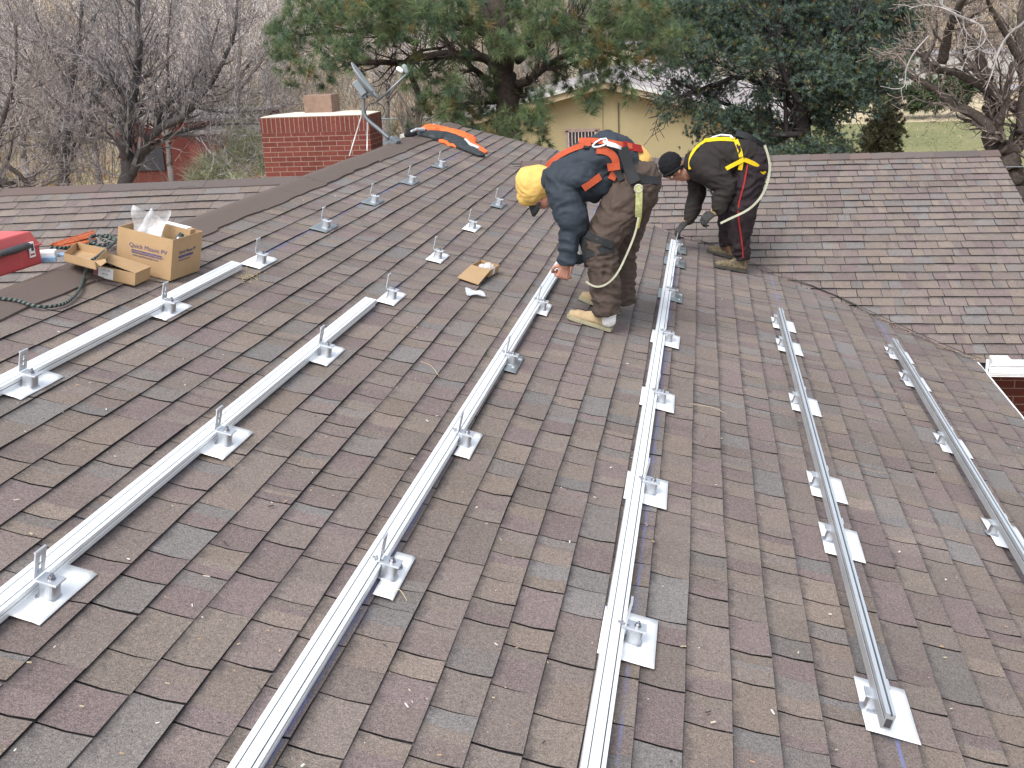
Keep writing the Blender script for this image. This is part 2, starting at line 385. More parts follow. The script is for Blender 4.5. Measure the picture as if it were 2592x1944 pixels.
# gutters, drip edge, fascia and walls ---------------------------------------
gz=RZ-M2*(RY-8.54)
mb=MB(); ax=(V(1,0,0),V(0,1,0),V(0,0,1))
def gut(mb,x0,x1,y,z):
    for (yy,zz,sy,sz) in ((y,z,.006,.10),(y-.115,z,.006,.085),(y-.057,z-.05,.12,.006)): mb.box((( x0+x1)/2,yy,zz),(x1-x0,sy,sz))
    mb.box(((x0+x1)/2,y-.121,z+.043),(x1-x0,.018,.012)); mb.box(((x0+x1)/2,y-.121,z-.02),(x1-x0,.010,.008))
gz+=.02; gut(mb,2.17,3.12,8.535,gz-.035)
g=mb.build('gutter',M_white,house,bevel=.002)
mb=MB(); mb.box((2.255,8.475,gz-.005),(.135,.12,.11)); mb.build('gutter_box',M_white,house,bevel=.008)
mb=MB(); mb.box((2.65,8.478,gz-.07),(.92,.10,.014))
mb.build('gutter_debris',simple('gutter_silt',(.28,.25,.2),.9,0,.5,30),house)
mb=MB()
a=S(EAVE-.015,RU0,.004); b=S(EAVE-.015,8.5,.004); e=EV*.03
mb.add([a,b,b+e,a+e,a+e-V(0,0,.12),b+e-V(0,0,.12),a-V(0,0,.12),b-V(0,0,.12)],[(0,1,2,3),(3,2,5,4),(4,5,7,6)])
mb.build('drip_edge',M_white,house,solid=.003)
def wall(name,p,q,z0,z1,mat,thick=.2,parent=house):
    mb=MB(); p=Vector((*p,0)); q=Vector((*q,0)); L=(q-p).length; t_=(q-p)/L; nn=V(t_.y,-t_.x,0)*thick
    vs=[p+V(0,0,z0),q+V(0,0,z0),q+V(0,0,z1),p+V(0,0,z1)]; vb=[x-nn for x in vs]
    mb.add(vs,[(0,1,2,3)],None,0,[(0,0),(L,0),(L,z1-z0),(0,z1-z0)]); mb.add([vb[0],vb[1],vb[2],vb[3],*vs],[(3,2,1,0),(0,1,5,4),(1,2,6,5),(2,3,7,6),(3,0,4,7)])
    return mb.build(name,mat,parent)
GZ=-3.05
wall('wall',(1.75,RU0+.3),(1.75,8.95),GZ-.3,-.60,M_brick); wall('wall',(1.76,8.96),(2.9,8.96),GZ-.3,-.62,M_brick)
wall('wall',(2.9,8.97),(2.9,15.9),GZ-.3,-.62,M_brick); wall('wall',(1.75,14.2),(-6.2,14.2),GZ-.3,-.62,M_brick)
# gable triangle
def gable(y,pts,mat):
    mb=MB(); n_=len(pts); vs=[V(x,y,z) for x,z in pts]+[V(x,y+.15,z) for x,z in pts]
    mb.add(vs,[tuple(range(n_)),tuple(reversed(range(n_,2*n_)))],None,0,[(x,z+5) for x,z in pts]*2)
    for i in range(n_): j=(i+1)%n_; mb.add([vs[i],vs[j],vs[j+n_],vs[i+n_]],[(3,2,1,0)])
    return mb.build('gable_wall',mat,house)
gable(14.1,[(-6.6,-.62),(1.7,-.62),(-3.34,.80)],M_brick)

# chimney ---------------------------------------------------------------------
def brickbox(mb,x0,x1,y0,y1,z0,z1,mi=0,zo=5):
    cs=[(x0,y0),(x1,y0),(x1,y1),(x0,y1)]; acc=0
    for i in range(4):
        p,q=cs[i],cs[(i+1)%4]; L=abs(p[0]-q[0])+abs(p[1]-q[1])
        mb.add([V(*p,z0),V(*q,z0),V(*q,z1),V(*p,z1)],[(0,1,2,3)],None,mi,[(acc,z0+zo),(acc+L,z0+zo),(acc+L,z1+zo),(acc,z1+zo)]); acc+=L
    mb.add([V(*c,z1) for c in cs],[(0,1,2,3)],None,mi,[(c[0],c[1]) for c in cs])
mb=MB(); CX0,CX1,CY0,CY1=-6.03,-4.47,14.72,15.32
ztop=1.045
brickbox(mb,CX0,CX1,CY0,CY1,GZ,ztop-.235,0); brickbox(mb,CX0-.004,CX1+.004,CY0-.004,CY1+.004,ztop-.235,ztop-.02,1,.237-ztop)
chim=mb.build('chimney',[M_brick,M_sold],house); 
# soldier bricks need their own v origin
mb=MB()
n=14; 
top=[]
for i in range(n+1):
    x=CX0+(CX1-CX0)*i/n; k=min(1,min(i,n-i)/2.5); top.append((x,ztop-.02+.028*k+random.uniform(-.004,.006)))
vs=[];fs=[]
for (x,z) in top: vs+= [V(x,CY0-.004,ztop-.02),V(x,CY0+.10,z),V(x,CY1-.1,z),V(x,CY1+.004,ztop-.02)]
for i in range(n):
    for j in range(3): fs.append((4*i+j,4*i+4+j,4*i+5+j,4*i+1+j))
fs+=[(0,1,2,3),(4*n+3,4*n+2,4*n+1,4*n)]
mb.add(vs,fs); c_=mb.build('mortar_cap',M_mort,chim)
mb=MB(); fx=-5.25; mb.box((fx,15.1,ztop+.12),(.40,.34,.25)); mb.build('flue',simple('flue_clay',(.23,.15,.11),.85,0,.2,10),chim,bevel=.006)

# ------------------------------------------------------------------ roof mounts
def frame_thing(name,label,cat,v,u,h,rot=0,group=None):
    o=D.objects.new(name,None); COL.objects.link(o); Mx=Matrix((EV,EY,NM)).transposed().to_4x4() @ Matrix.Rotation(rot,4,'Z')
    Mx.translation=S(v,u,h); o.matrix_world=Mx; o.empty_display_size=.05
    WM[o.name]=Matrix(); return tag(o,label,cat,group)     # children are modelled in the thing's own axes
def local(parent,mb,name,mats,**kw):
    o=mb.build(name,mats,None,**kw); o.parent=parent; return o
H0=.0165
def make_mount(label, v,u,legdv, plate=.176, shift=0, short=False, stamp=False, boltrail=False, wash=False):
    # origin: plate's near, downslope corner
    t=frame_thing('roof_mount',label,'roof mount',v,u,0,random.uniform(-.008,.008),'roof mounts screwed down in rows along the slope')
    mb=MB(); nx,ny=6,8; W,L=-plate-max(shift,0),.302
    vs=[];fs=[]
    for i in range(nx+1):
        for j in range(ny+1):
            x=shift+W*i/nx; y=L*j/ny; z=H0+.0008*math.sin(j*.9+u*7)-(.004 if i==0 and plate<.15 else 0)
            vs.append(V(x,y,z))
    for i in range(nx):
        for j in range(ny): a=i*(ny+1)+j; fs.append((a,a+1,a+ny+2,a+ny+1))
    mb.add(vs,fs); local(t,mb,'flashing',M_flash,smooth=True,solid=.0012)
    bx=legdv+(.036 if not short else -.030); by=.13; zt=H0+.052
    mb=MB()
    for z0,z1,r0,r1 in ((H0,H0+.004,.034,.029),(H0+.004,zt,.0275,.0255)) if not short else ((H0,H0+.005,.030,.024),(H0+.005,zt,.019,.017)):
        n=20; ring=[]
        for (zz,r) in ((z0,r0),(z1,r1)):
            ring.append([V(bx+math.copysign(abs(math.cos(a))**.55,math.cos(a))*r, by+math.copysign(abs(math.sin(a))**.55,math.sin(a))*r*.95,zz) for a in [2*math.pi*k/n for k in range(n)]])
        mb.add(ring[0]+ring[1],[tuple(range(n,2*n))]+[(k,(k+1)%n,n+(k+1)%n,n+k) for k in range(n)])
    local(t,mb,'block',M_block,bevel=.002)
    mb=MB(); lh=.082 if not short else .042
    mb.box((bx+.002,by,zt+.003),(.064,.054,.006)); 
    # slotted upright: two side bars and cross pieces leave the slots open
    zb=zt+.006; lx=legdv
    mb.box((lx,by-.0215,zb+lh/2),(.005,.011,lh)); mb.box((lx,by+.0215,zb+lh/2),(.005,.011,lh))
    for zz,hh in (((.012,.024),(.0415,.008),(.074,.016)) if not short else ((.021,.042),)): mb.box((lx,by,zb+zz),(.005,.032,hh))
    [mb.box((lx,by+q_,zb+.04),(.005,.010,.062)) for q_ in ((-.009,.009) if not short else ())]
    mb.box((lx-.001,by,zb+lh+.002),(.008,.054,.004))
    local(t,mb,'bracket',M_brk,bevel=.0008)
    mb=MB(); mb.tube([V(bx+.004,by,zt+.006),V(bx+.004,by,zt+.009)],.012,16); mb.tube([V(bx+.004,by,zt+.009),V(bx+.004,by,zt+.017)],.0085,6); mb.tube([V(bx+.004,by,zt+.017),V(bx+.004,by,zt+.024)],.0045,10)
    local(t,mb,'bolt',M_steel)
    if boltrail:
        mb=MB(); mb.tube([V(lx-.026,by-.01,zb+.004),V(lx+.012,by-.012,zb-.002)],.0045,8); mb.tube([V(lx-.016,by-.011,zb+.003),V(lx-.010,by-.011,zb+.002)],.009,10)
        local(t,mb,'rail_bolt',M_steel)
    if stamp:
        mb=MB()
        for k in range(4): mb.box((-.012-.004,.215+k*.009,H0+.0012+.003),(.018,.0035,.0008))
        local(t,mb,'stamped_marks',M_white); mb=MB()
        for k in range(3): mb.box((-.028,.06+k*.01,H0+.0042),(.012,.0035,.0008))
        local(t,mb,'stamped_marks',M_white)
    if wash:
        mb=MB(); c=V(-.035,.2,H0+.004); n=14
        for r0,z in ((.012,0),(.010,.006)): 
            p=[c+V(math.cos(k*2*math.pi/n)*r0,math.sin(k*2*math.pi/n)*r0,z) for k in range(n+1)]; mb.tube(p,.003,6,cap=False)
        local(t,mb,'loose_nut',M_steel)
    return t
vrow=lambda k: VD+k*ROWSP
ORD=['nearest','second nearest','third nearest','fourth nearest','fifth nearest','sixth nearest','farthest']
PLT={'A':(.105,.02),'B':(.099,.010),'C':(.068,0),'D':(.186,0),'E':(.172,-.008),'F':(.172,-.008)}
rowsd={
 'A':(-3,-.060,[3.65+1.2192*i for i in range(7)],['roof mount beside the leftmost rail, cut by the left edge of the photo','roof mount at the middle of the leftmost rail, below the carton','roof mount with bright flashing just past the far end of the leftmost rail','first bare roof mount uphill past the bright flashing, nearest the ridge on the left','bare roof mount in the upper row, fifth counted from the left edge','bare roof mount in the upper row, last but one before the orange jacket','bare roof mount in the upper row, closest to the orange jacket']),
 'B':(-2,-.078,[2.40+1.2192*i for i in range(7)],['largest roof mount at lower left, beside the second rail at the left edge','roof mount beside the middle of the second rail from the left','roof mount on the second rail from the left, near its far end','roof mount just beyond the far end of the second rail from the left','bare roof mount with bright flashing uphill left of the small open box','bare roof mount with bright flashing above and behind the small open box','dull bare roof mount just left of the yellow hooded worker']),
 'C':(-1,-.088,[3.007+1.2192*i for i in range(4)],['roof mount with a loose nut on its bright flashing, beside the third rail','roof mount with stamped marks on its flashing, along the third rail','roof mount with a dark flashing, third along the third rail from left','roof mount nearest to the hooded worker\'s boots, beside the rail he holds']),
 'D':(0,-.116,[3.0376+1.2192*i for i in range(6)]+[9.74],['nearest roof mount on the long centre rail','second nearest roof mount on the long centre rail','third nearest roof mount on the long centre rail','fourth nearest roof mount on the long centre rail','roof mount with dark flashing, fifth along the long centre rail','roof mount last but one on the long centre rail','farthest roof mount on the long centre rail, under the gloved hand']),
 'E':(1,-.124,[3.04,4.265,4.858,6.077,7.296,7.90],['roof mount under the open near end of the fifth rail from the left','second nearest roof mount under the fifth rail from the left','third nearest roof mount under the fifth rail, close behind the second','roof mount under the middle of the fifth rail from the left','roof mount last but one under the fifth rail from the left','farthest roof mount under the fifth rail from the left']),
 'F':(2,-.138,[3.64,4.85,6.04,7.24,7.88],['roof mount under the rightmost rail, cut by the right edge of the photo','roof mount under the rightmost rail, second counted from the right edge','roof mount under the middle of the rightmost rail','roof mount last but one under the rightmost rail','farthest roof mount under the rightmost rail near the white gutter'])}
M_flashdark=metal('flashing_dull',(.30,.34,.35),.5,.15,12,.7)
for rn,(k,ldv,us,labs) in rowsd.items():
    for i,(u_,lb) in enumerate(zip(us,labs)):
        m_=make_mount(lb,vrow(k),u_,ldv,*PLT[rn],rn in 'EF',stamp=(rn=='C' and i in (1,2)) or (rn=='D' and i==4),boltrail=(rn=='D' and i<5) or rn=='C',wash=(rn,i)==('C',0))
        if (rn,i) in (('C',2),('D',4),('D',5),('D',6),('A',3),('A',4),('A',5),('A',6),('B',6)):
            for ch in m_.children:
                if ch.name.startswith('flashing'): ch.data.materials.clear(); ch.data.materials.append(M_flashdark)
# ------------------------------------------------------------------ rails
M_rail2=metal('anodised_rail_upright',(.74,.78,.80),.38,.05,3,.80)
def rail(label,prof,v,h,u0,u1,groove,dv=0,mat=None):
    t=frame_thing('mounting_rail',label,'mounting rail',v,u0,h,dv,'aluminium rails laid in rows along the slope')
    L=u1-u0; mb=MB(); n=len(prof); ns=10
    vs=[]
    for s_ in range(ns+1):
        vs+=[V(x,L*s_/ns,z) for x,z in prof]
    fs=[(s_*n+i,s_*n+(i+1)%n,(s_+1)*n+(i+1)%n,(s_+1)*n+i) for s_ in range(ns) for i in range(n)]
    mb.add(vs,[tuple(reversed(f)) for f in fs]); 
    mb.add([V(x,.0005,z) for x,z in prof],[tuple(reversed(range(n)))]); mb.add([V(x,L-.0005,z) for x,z in prof],[tuple(range(n))])
    local(t,mb,'extrusion',mat or M_rail)
    if mat:
        mb=MB(); mb.box((-.0145,-.0006,.0225),(.020,.0012,.030)); local(t,mb,'open_end',M_dark)
    mb=MB()
    for (x,z,wx,wz) in groove: mb.box((x,L/2,z),(wx,L-.002,wz))
    local(t,mb,'slot',M_dark)
    return t
# flat lying profile .066 x .040 with two slots on the upper face; x=0 is its downslope side
def flatprof(w=.066,hh=.040):
    return [(0,0),(0,.017),(-.003,.019),(-.003,.022),(0,.024),(0,hh),(-.012,hh),(-.012,hh-.006),(-.016,hh-.006),(-.016,hh),(-.046,hh),(-.046,hh-.004),(-.049,hh-.004),(-.049,hh),(-w,hh),(-w,0)]
fg=[(-.014,.0345,.004,.001),(-.0475,.0365,.003,.001),(-.0028,.0205,.001,.003)]
for lb,k,voff,ua,ub,dv in (('rail lying on the roof along the cardboard boxes, leftmost of the six',-3,-2.775,0,5.985,-.002),
    ('second rail from the left lying loose on the roof, ending at a bright flashing',-2,-1.938,-.5,5.97,-.001),
    ('rail lying on the roof with its far end in the hooded worker\'s hand',-1,-1.090,.3,8.45,-.004),
    ('longest rail in the centre, its far end under the worker in the black beanie',0,-.262,.3,10.1,-.0035)):
    rail(lb,flatprof(),voff,.012,ua,ub,fg,-dv*-1 if False else dv)
up=[(0,0),(0,.056),(-.010,.056),(-.010,.049),(-.017,.049),(-.017,.056),(-.031,.056),(-.031,.040),(-.029,.038),(-.029,.034),(-.031,.032),(-.031,0)]
ug=[(-.0135,.0497,.006,.001),(-.0298,.036,.001,.003)]
rail('upright rail on feet with an open near end at lower right, fifth from the left',up,.587,.070,2.985,8.075,ug,0,M_rail2)
rail('upright rail on feet at far right, running off the right edge of the photo',up,1.428,.070,.6,8.035,ug,0,M_rail2)
for x in ():
    pass
# hollow mouth of the upright rail at its near end
#--PART2--
def atz(px,py,z):
    r=ray(px,py); return CAM+r*((z-CAM.z)/r.z)
def zf(ox,oy,k): return lambda X,Y: (ox+X*k, oy+Y*k)
zA=zf(1250,300,.3618); zB=zf(1600,300,.2713); zC=zf(0,520,.25316); zD=zf(640,120,.2893); zE=zf(1000,280,.18083)
from mathutils import noise as mnoise
def fuse(mb, voxel, smooth_it=4, wrinkle=0, wscale=7, seed=0):
    me=D.meshes.new('tmp'); me.from_pydata(mb.v,[],mb.f); o=D.objects.new('tmp',me); COL.objects.link(o)
    md=o.modifiers.new('r','REMESH'); md.mode='VOXEL'; md.voxel_size=voxel
    if smooth_it: ms=o.modifiers.new('s','SMOOTH'); ms.iterations=smooth_it; ms.factor=.6
    dg=bpy.context.evaluated_depsgraph_get(); m2=D.meshes.new_from_object(o.evaluated_get(dg))
    D.objects.remove(o)
    if wrinkle:
        n=len(m2.vertices); co=np.empty(n*3,dtype=np.float32); no=np.empty(n*3,dtype=np.float32)
        m2.vertices.foreach_get('co',co); m2.vertices.foreach_get('normal',no); co=co.reshape(-1,3); no=no.reshape(-1,3)
        d=np.empty(n,dtype=np.float32); sv=Vector((seed*3.1,seed*1.7,seed))
        for i in range(n):
            p=Vector((float(co[i,0]),float(co[i,1]),float(co[i,2])))
            q=p*wscale+sv; q=q+mnoise.noise_vector(p*wscale*.6+sv)*.9
            a=1-abs(mnoise.noise(Vector((q.x*1.3,q.y*.8,q.z*2.2))))*2.6; b=mnoise.noise(p*wscale*3.1+sv); c=1-abs(mnoise.noise(Vector((q.x*2.9,q.y*1.6,q.z*4.6))))*2.4
            d[i]=max(a,-.5)*.62+b*.12+max(c,-.4)*.26
        co+=no*((d-.25)*wrinkle)[:,None]; m2.vertices.foreach_set('co',co.ravel())
    m2.name='fused'; return m2
def fused(name,mb,mat,parent,voxel=.009,sm=4,wr=0,ws=7,seed=0):
    me=fuse(mb,voxel,sm,wr,ws,seed); me.materials.clear(); me.materials.append(mat); return link(name,me,parent,True)
def meshdata(os_):
    vs=[];fs=[]
    for o in os_:
        b=len(vs); vs+= [v.co.copy() for v in o.data.vertices]; fs+=[tuple(i+b for i in p.vertices) for p in o.data.polygons]
    return BVHTree.FromPolygons(vs,fs)
def strap(name,pts,width,mat,parent,bvh,y,off=.011,th=.006,step=7,track=None):
    out=[]
    P=[]
    for a,b in zip(pts[:-1],pts[1:]):
        L=math.hypot(b[0]-a[0],b[1]-a[1]); n=max(1,int(L/step))
        for i in range(n): P.append((a[0]+(b[0]-a[0])*i/n,a[1]+(b[1]-a[1])*i/n))
    P.append(pts[-1])
    for (px,py) in P:
        r=ray(px,py).normalized(); h=bvh.ray_cast(CAM,r) if bvh else (None,)*4
        if h[0] is not None: 
            nn=h[1] if h[1].dot(r)<0 else -h[1]
            out.append((h[0]+nn*off-r*off*.5,(nn*.6-r*.6).normalized(),True))
        else: out.append((at(px,py,y),-r,False))
    for _ in range(12):     # ease the band over folds
        q=[o[0] for o in out]
        out=[(q[i] if i in (0,len(q)-1) else q[i]*.5+(q[i-1]+q[i+1])*.25, out[i][1],out[i][2]) for i in range(len(q))]
    mb=MB(); vs=[];fs=[];n=len(out)
    NN=[o[1] for o in out]
    for _ in range(6): NN=[(NN[max(i-1,0)]+NN[i]*2+NN[min(i+1,n-1)]).normalized() for i in range(n)]
    out=[(o[0],NN[i],o[2]) for i,o in enumerate(out)]
    for i,(p,nn,_) in enumerate(out):
        t=(out[min(i+1,n-1)][0]-out[max(i-1,0)][0]).normalized(); s_=t.cross(nn).normalized(); nn=s_.cross(t).normalized()
        if nn.dot(out[i][1])<0: nn=-nn
        w_=width/2*(1 if not isinstance(track,list) else track[min(i*len(track)//n,len(track)-1)])
        vs+=[p+s_*w_-nn*th/2,p+s_*w_+nn*th/2,p-s_*w_+nn*th/2,p-s_*w_-nn*th/2]
    for i in range(n-1):
        for j in range(4): fs.append((4*i+j,4*i+(j+1)%4,4*i+4+(j+1)%4,4*i+4+j))
    fs+=[(3,2,1,0),(4*n-4,4*n-3,4*n-2,4*n-1)]; mb.add(vs,fs)
    return mb.build(name,mat,parent)
def hand(mb,w_,d,nrm,curl=50,scale=1.0,side=1,spread=0):
    d=d.normalized(); nrm=(nrm-d*nrm.dot(d)).normalized(); s_=d.cross(nrm)*side
    L=.085*scale
    for k in (-1.4,-.5,.5,1.4): mb.capsule(w_+s_*(k*.011*scale),.014*scale,w_+d*L+s_*(k*.0185*scale/1.0),.0115*scale,10)
    mb.capsule(w_-d*.03,.024*scale,w_+d*.02,.024*scale,12)
    for k,(off,ln) in enumerate(((-1.5,.90),(-.5,1.0),(.5,.95),(1.5,.76))):
        p=w_+d*L+s_*(off*.0215*scale); a=0; c=math.radians(curl*random.uniform(.85,1.1)); r=.0095*scale
        for seg in (.042,.027,.022):
            a+=c; q=p+(d*math.cos(a)+nrm*math.sin(a))*(seg*ln*scale); mb.capsule(p,r,q,r*.9,10); p=q; r*=.92
    p=w_+d*.022+s_*(-.026*scale); dirs=[(d*.55-s_*.75+nrm*.4),(d*.8-s_*.2+nrm*.6),(d*.75+s_*.2+nrm*.6)]
    r=.0125*scale
    for dd,ln in zip(dirs,(.036,.032,.026)):
        q=p+dd.normalized()*ln*scale; mb.capsule(p,r,q,r*.88,10); p=q; r*=.9
def chain(mb,pts,sy=1.0):
    for (p,r),(q,s_) in zip(pts[:-1],pts[1:]): mb.capsule(p,r,q,s_,16,sy)
def cloth(name,col,rough=.85,var=.2,sc=9,wv=900):
    m,t,b=nodes(name,rough,0,.25); c=ramp(t,noise(t,sc,5,.65),[(.28,tuple(x*(1-var) for x in col)),(.72,tuple(x*(1+var) for x in col))]); t.links.new(c,b.inputs['Base Color'])
    bump(t,b,noise(t,wv,2,.5),.25,.002); return m
M_skin=simple('skin_ruddy',(.42,.20,.14),.55,0,.15,20,.1,200); M_skin2=simple('skin_tan',(.34,.17,.11),.55,0,.15,20,.1,200)
M_jk1=cloth('jacket_slate',(.029,.038,.050),.7,.12); M_tr1=cloth('brown_canvas',(.072,.053,.043)); M_hood=cloth('yellow_fleece',(.66,.43,.13),.95,.12)
M_or=cloth('orange_webbing',(.42,.080,.035),.85,.15); M_blk=cloth('black_webbing',(.022,.024,.026),.8); M_cream=cloth('cream_webbing',(.40,.40,.30),.9,.2); M_yl=cloth('yellow_webbing',(.66,.46,.015),.8,.12)
M_jk2=cloth('jacket_dark_brown',(.024,.020,.018),.8); M_tr2=cloth('trousers_plum_black',(.022,.015,.018),.8); M_red=cloth('red_piping',(.30,.022,.02)); M_glove=cloth('grey_glove',(.045,.045,.043)); M_bean=cloth('black_knit',(.010,.010,.012),.95)
M_suede=cloth('tan_suede',(.40,.30,.18),.95,.12,25); M_sole=simple('tan_sole',(.28,.26,.17),.8,0,.2,30); M_boot=cloth('boot_mottled',(.15,.12,.075),.9,.65,45); M_solek=simple('dark_sole',(.05,.047,.04),.8,0,.3,40)
M_sock=cloth('white_sock',(.8,.8,.78),.9,.05)

def shoe(parent,heel,toe,ankle,mat,solemat,hgt=.05,lace=None,width=.048,anklr=.046):
    f=(toe-heel); L=f.length; f.normalize(); s_=NM.cross(f).normalized()
    mb=MB(); out=[]
    fp=[(0,.030),(.02,.036),(.10,.034),(.18,.040),(.24,.046),(.285,.040),(.31,.02)]
    ls=[(x/.31*L,y_) for x,y_ in fp]
    ring=[heel+f*x+s_*y_ for x,y_ in ls]+[heel+f*x-s_*y_ for x,y_ in reversed(ls)]
    b0=[p+NM*.010 for p in ring]; b1=[p+NM*(.034+.006*(1 if i in (6,7) else 0)) for i,p in enumerate(ring)]; n=len(ring)
    mb.add(b0+b1,[tuple(range(n)),tuple(reversed(range(n,2*n)))]+[(i,n+i,n+(i+1)%n,(i+1)%n) for i in range(n)])
    mb.build('sole',solemat,parent,bevel=.004)
    mb=MB(); B=lambda x,z: heel+f*(x*L)+NM*z
    mb.capsule(B(.12,.060),.036,B(.45,.058),.036,16); mb.capsule(B(.45,.055),.038,B(.78,.047),.036,16); mb.capsule(B(.75,.045),.036,B(.90,.043),.028,16)
    mb.capsule(B(.14,.07),.036,ankle,anklr,16); mb.capsule(B(.3,.075),.036,B(.55,.066),.030,16); mb.capsule(ankle,anklr,B(.45,.068),.034,16)
    return fused('shoe',mb,mat,parent,.006,3,.004,20)

# ---------------------------------------------------------------- the hooded worker
A=lambda X,Y,y: at(*zA(X,Y),y)
p1=thing('person','worker in a yellow hood, slate jacket and orange harness bending over a rail','person',S(-.6,6.95))
h1,t1=S(-.575,6.715),S(-.875,6.775); h2,t2=S(-.565,7.17),S(-.85,7.32)
jk=MB()
for yy in (6.84,7.10):
    chain(jk,[(A(425,425,yy),.085),(A(520,375,yy),.125),(A(660,300,yy),.135),(A(800,250,yy),.13),(A(880,300,yy),.115)])
    chain(jk,[(A(520,450,yy),.11),(A(640,440,yy),.125),(A(740,420,yy),.12)]); chain(jk,[(A(640,500,yy),.075),(A(700,540,yy),.045)])
jk.capsule(A(800,225,6.97),.125,A(880,235,6.97),.10)
jk.capsule(A(500,420,6.72),.07,A(640,400,6.72),.075)
chain(jk,[(A(455,420,6.77),.092),(A(500,560,6.73),.104),(A(545,690,6.70),.100),(A(555,760,6.70),.082)])
chain(jk,[(A(548,740,6.70),.080),(A(530,860,6.69),.066),(A(522,920,6.68),.062)]); jk.frust(A(524,900,6.68),.064,A(508,1018,6.68),.060)
jk.capsule(A(470,600,6.72),.05,A(470,700,6.72),.028)
chain(jk,[(A(470,430,7.17),.09),(A(560,640,7.2),.085),(A(605,780,7.14),.075),(A(590,950,7.0),.058)])
jk1=fused('jacket',jk,M_jk1,p1,.009,4,.017,6,1)
tr=MB()
for yy in (6.87,7.09):
    chain(tr,[(A(900,400,yy),.115),(A(1010,435,yy),.142),(A(960,500,yy),.14)])
chain(tr,[(A(985,480,6.83),.145),(A(860,680,6.78),.125),(A(745,880,6.73),.100),(A(765,1060,6.72),.097),(A(782,1200,6.71),.090)]); tr.frust(A(775,1150,6.71),.094,A(798,1365,6.70),.088)
chain(tr,[(A(1015,480,7.10),.14),(A(950,700,7.14),.112),(A(905,920,7.17),.092),(A(905,1120,7.19),.084)]); tr.frust(A(905,1050,7.18),.085,A(902,1290,7.2),.080)
tr1=fused('trousers',tr,M_tr1,p1,.009,3,.02,8,2)
mb=MB(); 
mb.capsule(A(905,300,6.97),.128,A(960,330,6.97),.135,16,1.25); shirt=fused('shirt',mb,M_hood,p1,.009,3,.008,8,3)
hd=MB(); hd.ell(A(262,470,6.98),(.100,.102,.128),(V(.93,0,.35),V(0,1,0),V(-.35,0,.93)),20,14); hd.capsule(A(300,470,6.98),.105,A(350,440,6.98),.095)
hd.capsule(A(228,545,6.98),.064,A(330,505,6.98),.075); hd.capsule(A(235,420,6.98),.075,A(320,400,6.98),.07)
hood=fused('hood',hd,M_hood,p1,.007,5,.006,9,4)
mb=MB(); vs=[];fs=[];n=11
for i in range(n):
    a=i/(n-1); s_=math.sin(a*math.pi); b0=A(326,596,6.90).lerp(A(250,606,7.08),a)+V(-.012*s_,0,.01); tp=A(318,640,6.91).lerp(A(262,640,7.07),a)+V(0,0,-.043*s_)+V(-.012*s_,0,0)
    for r_ in (0,.35,.7,1): vs.append(b0.lerp(tp,r_)+V(-.008*math.sin(r_*3.14),0,0))
for i in range(n-1):
    for j in range(3): fs.append((4*i+j,4*i+j+1,4*i+5+j,4*i+4+j))
mb.add(vs,fs); mb.build('cap_bill',M_blk,p1,smooth=True,solid=.006)
bd=MB()   # the body under the clothes, head and hands included
bd.ell(A(285,485,6.98),(.092,.078,.105),(V(.9,0,.4),V(0,1,0),V(-.4,0,.9)),18,12); bd.capsule(A(330,560,6.98),.062,A(362,572,6.98),.05); bd.capsule(A(315,590,6.98),.03,A(350,600,6.98),.032)
bd.capsule(A(300,612,6.98),.011,A(318,618,6.98),.016); bd.capsule(A(345,612,6.98),.016,A(352,606,6.98),.02); bd.capsule(A(360,560,6.98),.055,A(430,430,6.98),.06)
for yy in (6.9,7.06): chain(bd,[(A(450,420,yy),.08),(A(700,350,yy),.1),(A(960,430,yy),.1)])
chain(bd,[(A(985,480,6.84),.09),(A(745,880,6.73),.06),(A(800,1380,6.71),.030),(h1.lerp(t1,.2)+NM*.06,.026),(h1.lerp(t1,.6)+NM*.045,.022)])
chain(bd,[(A(1015,480,7.1),.09),(A(905,920,7.17),.06),(A(905,1240,7.2),.035),(h2.lerp(t2,.2)+NM*.06,.026),(h2.lerp(t2,.6)+NM*.045,.022)])
w1=A(508,1010,6.68)
chain(bd,[(A(455,420,6.8),.055),(A(555,750,6.7),.045),(w1,.030)]); hand(bd,w1,A(485,1085,6.68)-w1,V(-.35,.9,-.25),68,1.08,1)
w2=A(575,985,6.98); chain(bd,[(A(470,430,7.15),.055),(A(600,770,7.12),.045),(w2,.028)]); hand(bd,w2,V(-.75,-.25,-.62),V(-.2,-.3,-.9),45,1.0,-1)
fused('body',bd,M_skin,p1,.005,2)
mb=MB(); mb.capsule(A(806,1330,6.71),.050,A(803,1410,6.71),.047); fused('sock',mb,M_sock,p1,.007,2,.004,20)
sh1=shoe(p1,h1,t1,h1.lerp(t1,.2)+NM*.088,M_suede,M_sole); sh2=shoe(p1,h2,t2,h2.lerp(t2,.2)+NM*.088,M_suede,M_sole)
mb=MB(); 
for k in range(3):
    c=h1.lerp(t1,.38+.09*k)+NM*(.105-.014*k); mb.tube([c+V(0,-.03,-.01),c+V(0,0,.006),c+V(0,.03,-.01)],.0032,6)
c=h1.lerp(t1,.30)+NM*.125; mb.tube([c,c+V(-.03,-.03,.008),c+V(-.045,-.035,-.03)],.003,6); mb.tube([c,c+V(.0,-.05,.0),c+V(-.02,-.06,-.03)],.003,6)
mb.build('laces',simple('lace_brown',(.16,.07,.025),.8),p1)
bv1=meshdata([jk1,tr1,shirt])
z=lambda *l:[zA(*q) for q in l]
mbk=MB(); mbk.ell(A(603,885,6.99),(.035,.062,.085),None,16,10); mbk.build('knee_pad',M_sock,p1,smooth=True)
